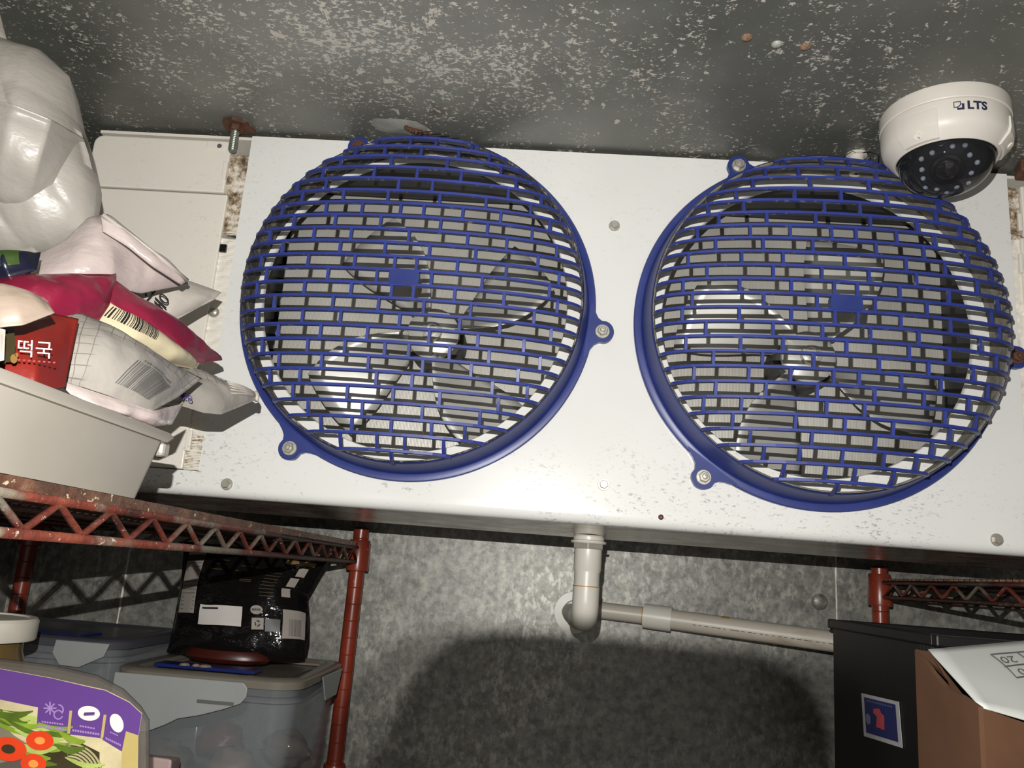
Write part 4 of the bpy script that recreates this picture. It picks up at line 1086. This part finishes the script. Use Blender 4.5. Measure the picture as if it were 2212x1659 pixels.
# purple film-topped tray standing in front
tr = thing('noodle_tray', 'purple-banded plastic food tray with printed noodle picture at the bottom left', 'food tray', at(150, 1655, .62)+Vector((0, 0, -.12)))
def TY(py): return .625-(py-1430)*.00018
def tp(px, py, off=0.0): return at(px, py, TY(py)-off)
outl = [(-260, 1405), (0, 1426), (110, 1440), (205, 1462), (262, 1492), (300, 1530), (318, 1560), (318, 1659), (312, 1900), (-260, 1900)]
obj('tray_shell', MB().prism([tp(*p_) for p_ in outl], (-.004, .014, 0)), M_TRAYC, tr, bevel=.004)
inn = [(-240, 1428), (0, 1444), (110, 1464), (200, 1484), (228, 1490), (280, 1516), (307, 1541), (299, 1592), (296, 1760), (-240, 1760)]
def flat(name, poly, mat, off, lab=None): return obj(name, MB().polyf([tp(x, y, off) for x, y in poly]), mat, tr, fix=False, label=lab)
flat('picture_film', inn, M_NOODLE, .0015)
flat('purple_band', [(-240, 1430), (0, 1445), (110, 1465), (200, 1486), (228, 1492), (280, 1518), (306, 1542), (299, 1588), (272, 1579), (263, 1623), (222, 1598), (222, 1590), (216, 1594), (150, 1586), (150, 1582), (79, 1573), (82, 1528), (0, 1511), (-240, 1470)], M_PURP, .003, 'purple band with white emblems')
flat('corner_print', [(272, 1580), (299, 1589), (297, 1659), (262, 1659), (263, 1623)], M_OCHRE, .0024)
flat('ochre_band', [(-240, 1470), (0, 1511), (82, 1528), (79, 1560), (0, 1540), (-240, 1500)], M_OCHRE, .0024)
for x0, y0, x1, y1 in ((153, 1535, 148, 1585), (227, 1544, 220, 1594)):
    flat('divider_line', [(x0-3, y0), (x0+3, y0), (x1+3, y1), (x1-3, y1)], M_OCHRE, .0042)
# emblems
mb = MB()
for k in range(4):
    a_ = math.pi*k/4; d_x, d_y = math.cos(a_), math.sin(a_)
    for (wx, ln) in ((1.6, 14),): mb.polyf([tp(108+ln*d_x-wx*d_y, 1530+ln*d_y+wx*d_x, .0042), tp(108-ln*d_x-wx*d_y, 1530-ln*d_y+wx*d_x, .0042), tp(108-ln*d_x+wx*d_y, 1530-ln*d_y-wx*d_x, .0042), tp(108+ln*d_x+wx*d_y, 1530+ln*d_y-wx*d_x, .0042)])
for (cx_, cy_, a0, a1, r) in ((126, 1533, -90, 50, 12), (126, 1544, 20, 330, 11)):
    for k in range(10):
        t0 = math.radians(a0+(a1-a0)*k/10); t1 = math.radians(a0+(a1-a0)*(k+1)/10)
        mb.polyf([tp(cx_+r*math.cos(t0), cy_+r*math.sin(t0), .0042), tp(cx_+r*math.cos(t1), cy_+r*math.sin(t1), .0042), tp(cx_+(r-3)*math.cos(t1), cy_+(r-3)*math.sin(t1), .0042), tp(cx_+(r-3)*math.cos(t0), cy_+(r-3)*math.sin(t0), .0042)])
obj('snowflake_emblem', mb, M_LILAC, tr, fix=False)
mb = MB()
for cx_, cy_, rx_, ry_, ro in ((192, 1541, 24, 16, .1), (252, 1562, 14, 21, -.35)):
    mb.polyf([tp(cx_+rx_*math.cos(a_)*math.cos(ro)-ry_*math.sin(a_)*math.sin(ro), cy_+rx_*math.cos(a_)*math.sin(ro)+ry_*math.sin(a_)*math.cos(ro), .0042) for a_ in [2*math.pi*k/24 for k in range(24)]])
obj('oval_emblem', mb, M_PWHITE, tr, fix=False)
mb = MB()
def dashes(x0, y0, x1, y1, n, hgt):
    for k in range(n):
        a_, b_ = k/n, (k+.72)/n
        mb.polyf([tp(x0+(x1-x0)*a_, y0+(y1-y0)*a_, .0044), tp(x0+(x1-x0)*b_, y0+(y1-y0)*b_, .0044), tp(x0+(x1-x0)*b_, y0+(y1-y0)*b_+hgt, .0044), tp(x0+(x1-x0)*a_, y0+(y1-y0)*a_+hgt, .0044)])
dashes(90, 1557, 138, 1563, 9, 4); dashes(82, 1566, 145, 1575, 12, 5); dashes(172, 1566, 206, 1572, 6, 4); dashes(156, 1575, 216, 1584, 11, 5)
dashes(238, 1580, 256, 1588, 4, 3); dashes(228, 1592, 262, 1608, 8, 5)
obj('small_print', mb, M_LILAC, tr, fix=False)
mb = MB(); mb.tube([tp(182, 1543, .0046), tp(204, 1542, .0046)], .0012, 4); obj('oval_print', mb, M_PURP, tr)
# printed food picture: broth, leaves, noodles, chilli slices
flat('broth_print', [(-240, 1520), (0, 1545), (80, 1572), (150, 1592), (215, 1625), (215, 1760), (-240, 1760)], M_BOWLD, .0020)
rr = random.Random(11)
for k in range(26):
    x0 = rr.uniform(-40, 150); y0 = 1550+.25*x0+rr.uniform(-18, 60); L_ = rr.uniform(50, 110); a_ = rr.uniform(.1, .9); wd = rr.uniform(5, 10)
    pts = []
    for j in range(7):
        t_ = j/6; pts.append((x0+L_*t_, y0+L_*math.tan(a_)*.35*t_+10*math.sin(3*t_)))
    up_ = [(x, y-wd*math.sin(math.pi*(.08+.84*j/6))) for j, (x, y) in enumerate(pts)]; dn_ = [(x, y+wd*math.sin(math.pi*(.08+.84*j/6))) for j, (x, y) in enumerate(pts)]
    obj('leaf_print', MB().polyf([tp(x, y, .0026+.00005*k) for x, y in up_+dn_[::-1]]), (M_LEAF, M_LEAF2, M_LEAF3)[k % 3], tr, fix=False)
mb = MB()
for k in range(6):
    r0 = 34+7*k; pts = [tp(150+r0*math.cos(a_), 1665+r0*.95*math.sin(a_)+8, .0030) for a_ in [math.radians(-95+110*j/12) for j in range(13)]]
    mb.tube(pts, .0008, 5)
obj('noodle_strands', mb, plain('pale_noodle_print', srgb(150, 142, 104), .4), tr, True)
for cx_, cy_, rx_, ry_, ro in ((86, 1600, 30, 21, .08), (18, 1618, 40, 26, .15), (72, 1650, 28, 22, .1)):
    pol = lambda s_, o_: [tp(cx_+s_*(rx_*math.cos(a_)*math.cos(ro)-ry_*math.sin(a_)*math.sin(ro)), cy_+s_*(rx_*math.cos(a_)*math.sin(ro)+ry_*math.sin(a_)*math.cos(ro)), o_) for a_ in [2*math.pi*k/26 for k in range(26)]]
    cs = obj('chilli_slice_print', MB().polyf(pol(1, .0040)), M_CHILI, tr, fix=False)
    obj('chilli_core_print', MB().polyf(pol(.38, .0044)), M_CHILI2 if cx_ != 18 else M_BOWLD, cs, fix=False)
pk = thing('paper_packet', 'pale pink folded packet between the noodle tray and the clear box', 'package', at(350, 1655, .95))
mb = MB().hexa([tuple(at(*p_)) for p_ in ((300, 1690, .90), (372, 1690, .90), (372, 1690, .99), (300, 1690, .99))] + [tuple(at(*p_)) for p_ in ((312, 1632, .90), (372, 1640, .90), (392, 1636, .99), (312, 1628, .99))])
mb.v = [v_ if i > 3 else Vector((v_.x, v_.y, LZ)) for i, v_ in enumerate(mb.v)]
obj('packet_body', mb, M_PINK, pk, bevel=.003)

# ------------------------------------------------------------------ black crate and carton on the right
crx0, crx1, cry0, cry1, crz1 = .400, .74, .87, 1.178, -.0262
RZ = TZ+.0015+.0215+.0066
cr = thing('black_crate', 'tall black plastic crate with blue and red sticker in front of the right shelf', 'crate', ((crx0+crx1)/2, 1.02, RZ))
th = .006
mb = MB()
obj('left_wall', MB().box((crx0, cry0, RZ), (crx0+th, cry1, crz1-.012)), M_CRATE, cr)
obj('right_wall', MB().box((crx1-th, cry0, RZ), (crx1, cry1, crz1-.012)), M_CRATE, cr)
obj('far_wall', MB().box((crx0+th, cry1-th, RZ), (crx1-th, cry1, crz1-.012)), M_CRATE, cr)
obj('near_wall', MB().box((crx0+th, cry0, RZ), (crx1-th, cry0+th, crz1-.012)), M_CRATE, cr)
obj('bottom', MB().box((crx0, cry0, RZ), (crx1, cry1, RZ+.005)), M_CRATE, cr)
mb = MB()
for a, b in (((crx0-.006, cry0-.006), (crx1+.006, cry0+th)), ((crx0-.006, cry1-th), (crx1+.006, cry1+.006)), ((crx0-.006, cry0+th), (crx0+th, cry1-th)), ((crx1-th, cry0+th), (crx1+.006, cry1-th))):
    mb.box((*a, crz1-.012), (*b, crz1))
obj('rim', mb, M_CRATE, cr, bevel=.002)
for k in range(4):
    y = cry0+.012+.008*k; obj('handle_rib', MB().box((crx0-.004, y, crz1-.05), (crx0, y+.003, crz1-.012)), M_CRATE, cr)
for k in range(6):
    x = crx0+.06+.045*k; obj('wall_rib', MB().box((x, cry1-th-.004, RZ), (x+.005, cry1-th, crz1-.012)), M_CRATE, cr)
def on_left(px, py):
    d = RX*((px-1106)/F_PX)+RD*((py-829.5)/F_PX)+RF; return d*((crx0-.0008)/d.x)
st = [on_left(*p_) for p_ in ((1861, 1497), (1942, 1516), (1950, 1616), (1867, 1590))]
sk = obj('sticker', MB().prism(st, (-.0004, 0, 0)), M_STGREY, cr)
bl = lambda u, v, o_: (st[0].lerp(st[1], u)).lerp(st[3].lerp(st[2], u), v)+Vector((-o_, 0, 0))
def sq(u0, v0, u1, v1, o_): return [bl(u0, v0, o_), bl(u1, v0, o_), bl(u1, v1, o_), bl(u0, v1, o_)]
obj('sticker_field', MB().polyf(sq(.08, .08, .92, .90, .0007)), M_STBLUE, sk, fix=False)
mb = MB().polyf([bl(.34, .30, .001), bl(.50, .26, .001), bl(.55, .36, .001), bl(.62, .40, .001), bl(.60, .72, .001), bl(.38, .70, .001), bl(.42, .46, .001), bl(.33, .40, .001)])
obj('red_emblem', mb, M_STRED, sk, fix=False)
mb = MB().polyf([bl(.17+.07*math.cos(a_), .57+.13*math.sin(a_), .001) for a_ in [2*math.pi*k/14 for k in range(14)]])
obj('round_emblem', mb, plain('sticker_dim', srgb(120, 124, 150), .5), sk, fix=False)
mb = MB()
for k in range(10): mb.polyf(sq(.16+.07*k, .13, .21+.07*k, .165, .001))
obj('sticker_print', mb, plain('sticker_text', srgb(90, 94, 130), .5), sk, fix=False)
# carton
cb_ = thing('cardboard_box', 'open brown cardboard box under a white printed sheet at the right edge', 'box', (.52, .70, RZ))
A0, A1 = at(1976, 1404, .768), at(1981, 1750, .768)
B0, B1 = at(2113, 1527, .665), at(2113, 1750, .665)
C0 = at(2330, 1600, .69)
def wall_(name, p, q_, t_vec):
    v = [Vector((p.x, p.y, RZ)), Vector((q_.x, q_.y, RZ)), q_, p]
    return obj(name, MB().prism(v, t_vec), M_CARD, cb_)
far = Vector((C0.x+.02, A0.y+.05, A0.z-.004))
nseg = 8                                          # torn wavy top edge on the left panel
v = [Vector((A0.x, A0.y, RZ)), Vector((B0.x, B0.y, RZ))]
for i in range(nseg+1):
    t_ = i/nseg; q_ = B0.lerp(A0, t_); q_ = q_+Vector((0, 0, -.006*math.sin(math.pi*t_)+.0022*math.sin(9*t_)*(1-t_)*t_*4)); v.append(q_)
obj('left_panel', MB().prism(v, (.004, .0005, 0)), M_CARD, cb_)
wall_('near_panel', B0, C0, (0, .004, 0))
wall_('right_panel', C0, far, (-.004, 0, 0))
wall_('far_panel', far, A0+Vector((.004, .0, 0)), (0, -.004, 0))
obj('torn_flap', MB().prism([A0+Vector((0, -.004, 0)), A0+Vector((.006, -.03, -.012)), A0+Vector((.012, -.034, -.022)), A0+Vector((.014, -.02, -.012)), A0+Vector((.012, -.004, -.002))], (0, .002, .001)), M_CARD, cb_)
obj('bottom_panel', MB().hexa([(A0.x, B0.y, RZ), (C0.x, B0.y, RZ), (C0.x, A0.y, RZ), (A0.x, A0.y, RZ), (A0.x, B0.y, RZ+.004), (C0.x, B0.y, RZ+.004), (C0.x, A0.y, RZ+.004), (A0.x, A0.y, RZ+.004)]), M_CARD, cb_)
ps = thing('printed_sheet', 'white sheet with a number table printed upside down lying on the cardboard box', 'sheet', at(2150, 1460, .72))
SUP = Vector((0, -.001, .0015))
P00, P10, P11, P01 = at(2004, 1406, .775), at(2330, 1376, .87), at(2330, 1592, .70), at(2117, 1530, .672)
def SH(u, v, o_=0):
    q_ = SUP+P00.lerp(P10, u).lerp(P01.lerp(P11, u), v); return q_+Vector((0, -.4, .9))*(o_+.003*math.sin(math.pi*u)*math.sin(math.pi*v))
mb = MB(); v = []; f = []; n = 10
for o_ in (0, -.0012):
    for i in range(n+1):
        for j in range(n+1): v.append(SH(i/n, j/n, o_))
K = (n+1)**2
for i in range(n):
    for j in range(n):
        a = i*(n+1)+j; f += [(a, a+1, a+n+2, a+n+1), (K+a, K+a+n+1, K+a+n+2, K+a+1)]
ring = [i*(n+1) for i in range(n+1)]+[n*(n+1)+j for j in range(1, n+1)]+[i*(n+1)+n for i in range(n-1, -1, -1)]+[j for j in range(n-1, 0, -1)]
for i in range(len(ring)): a, b = ring[i], ring[(i+1) % len(ring)]; f.append((a, b, K+b, K+a))
obj('sheet_body', MB().add(v, f), M_PAPER, ps, True)
def onsheet(px, py, o_=.0012):                   # bilinear solve on the sheet
    best = None; u, v = .5, .5
    for it in range(30):
        q_ = SH(u, v, o_); 
        def pj(q2): c_ = Vector((q2.dot(RX), q2.dot(RD), q2.dot(RF))); return Vector((1106+F_PX*c_.x/c_.z, 829.5+F_PX*c_.y/c_.z))
        e0 = pj(q_); du = pj(SH(u+.001, v, o_))-e0; dv = pj(SH(u, v+.001, o_))-e0
        r = Vector((px, py))-e0; det = du.x*dv.y-du.y*dv.x
        u += .001*(r.x*dv.y-r.y*dv.x)/det; v += .001*(du.x*r.y-du.y*r.x)/det
    return u, v
mb = MB()
def ln(p, q_, wd=.004):
    u0, v0 = onsheet(*p); u1, v1 = onsheet(*q_)
    mb.tube([SH(u0+(u1-u0)*k/4, v0+(v1-v0)*k/4, .0014) for k in range(5)], .0006, 4)
ln((2140, 1414), (2212, 1408)); ln((2140, 1414), (2196, 1464)); ln((2170, 1440), (2212, 1435)); ln((2196, 1464), (2225, 1460)); ln((2196, 1409), (2230, 1435))
obj('table_lines', mb, M_PGREY, ps)
mb = MB()
def sheet_text(t_, px, py, hpx):
    v2, f2 = text2d(t_, 1.0)
    o_ = (px, py); ex_ = Vector((1, -.07)); ey_ = Vector((.72, .75))
    vs = []
    for x, y in v2:
        x, y = -x, -y                             # upside down
        u, v_ = onsheet(px+hpx*(x*ex_.x-y*ey_.x*.75), py+hpx*(x*ex_.y-y*ey_.y*.75)); vs.append(SH(u, v_, .0014))
    mb.add(vs, f2)
sheet_text('20', 2178, 1424, 34); sheet_text('0', 2207, 1450, 34)
obj('table_figures', mb, M_PGREY, ps, fix=False)

# ------------------------------------------------------------------ the photographer's fingertip beside the flash (it shades the lower part of the wall)
fg = thing('fingertip', 'fingertip held just below the phone flash, outside the frame', 'finger', (.02, .045, .05))
out_ = [(-.0290, .0548), (-.0281, .0570), (-.0268, .0589), (-.0250, .0600), (-.0225, .0605), (-.0180, .0606), (-.0100, .0605), (-.0050, .0602), (-.0025, .0592), (-.0012, .0570), (-.0008, .0540), (-.0012, .0470), (-.0030, .0445), (-.0080, .0436), (-.0180, .0434), (-.0260, .0436), (-.0300, .0445), (-.0312, .0470), (-.0306, .0510)]
cxo, czo = sum(p_[0] for p_ in out_)/len(out_), sum(p_[1] for p_ in out_)/len(out_)
L_ = []
for y_, k_ in ((.046, .55), (.0468, .82), (.048, .96), (.050, 1.0), (.052, .96), (.054, .80), (.055, .5)):
    L_.append([(cxo+(x-cxo)*k_, y_, czo+(z-czo)*k_) for x, z in out_])
obj('finger', stack_loops(L_), M_SKIN, fg, True)
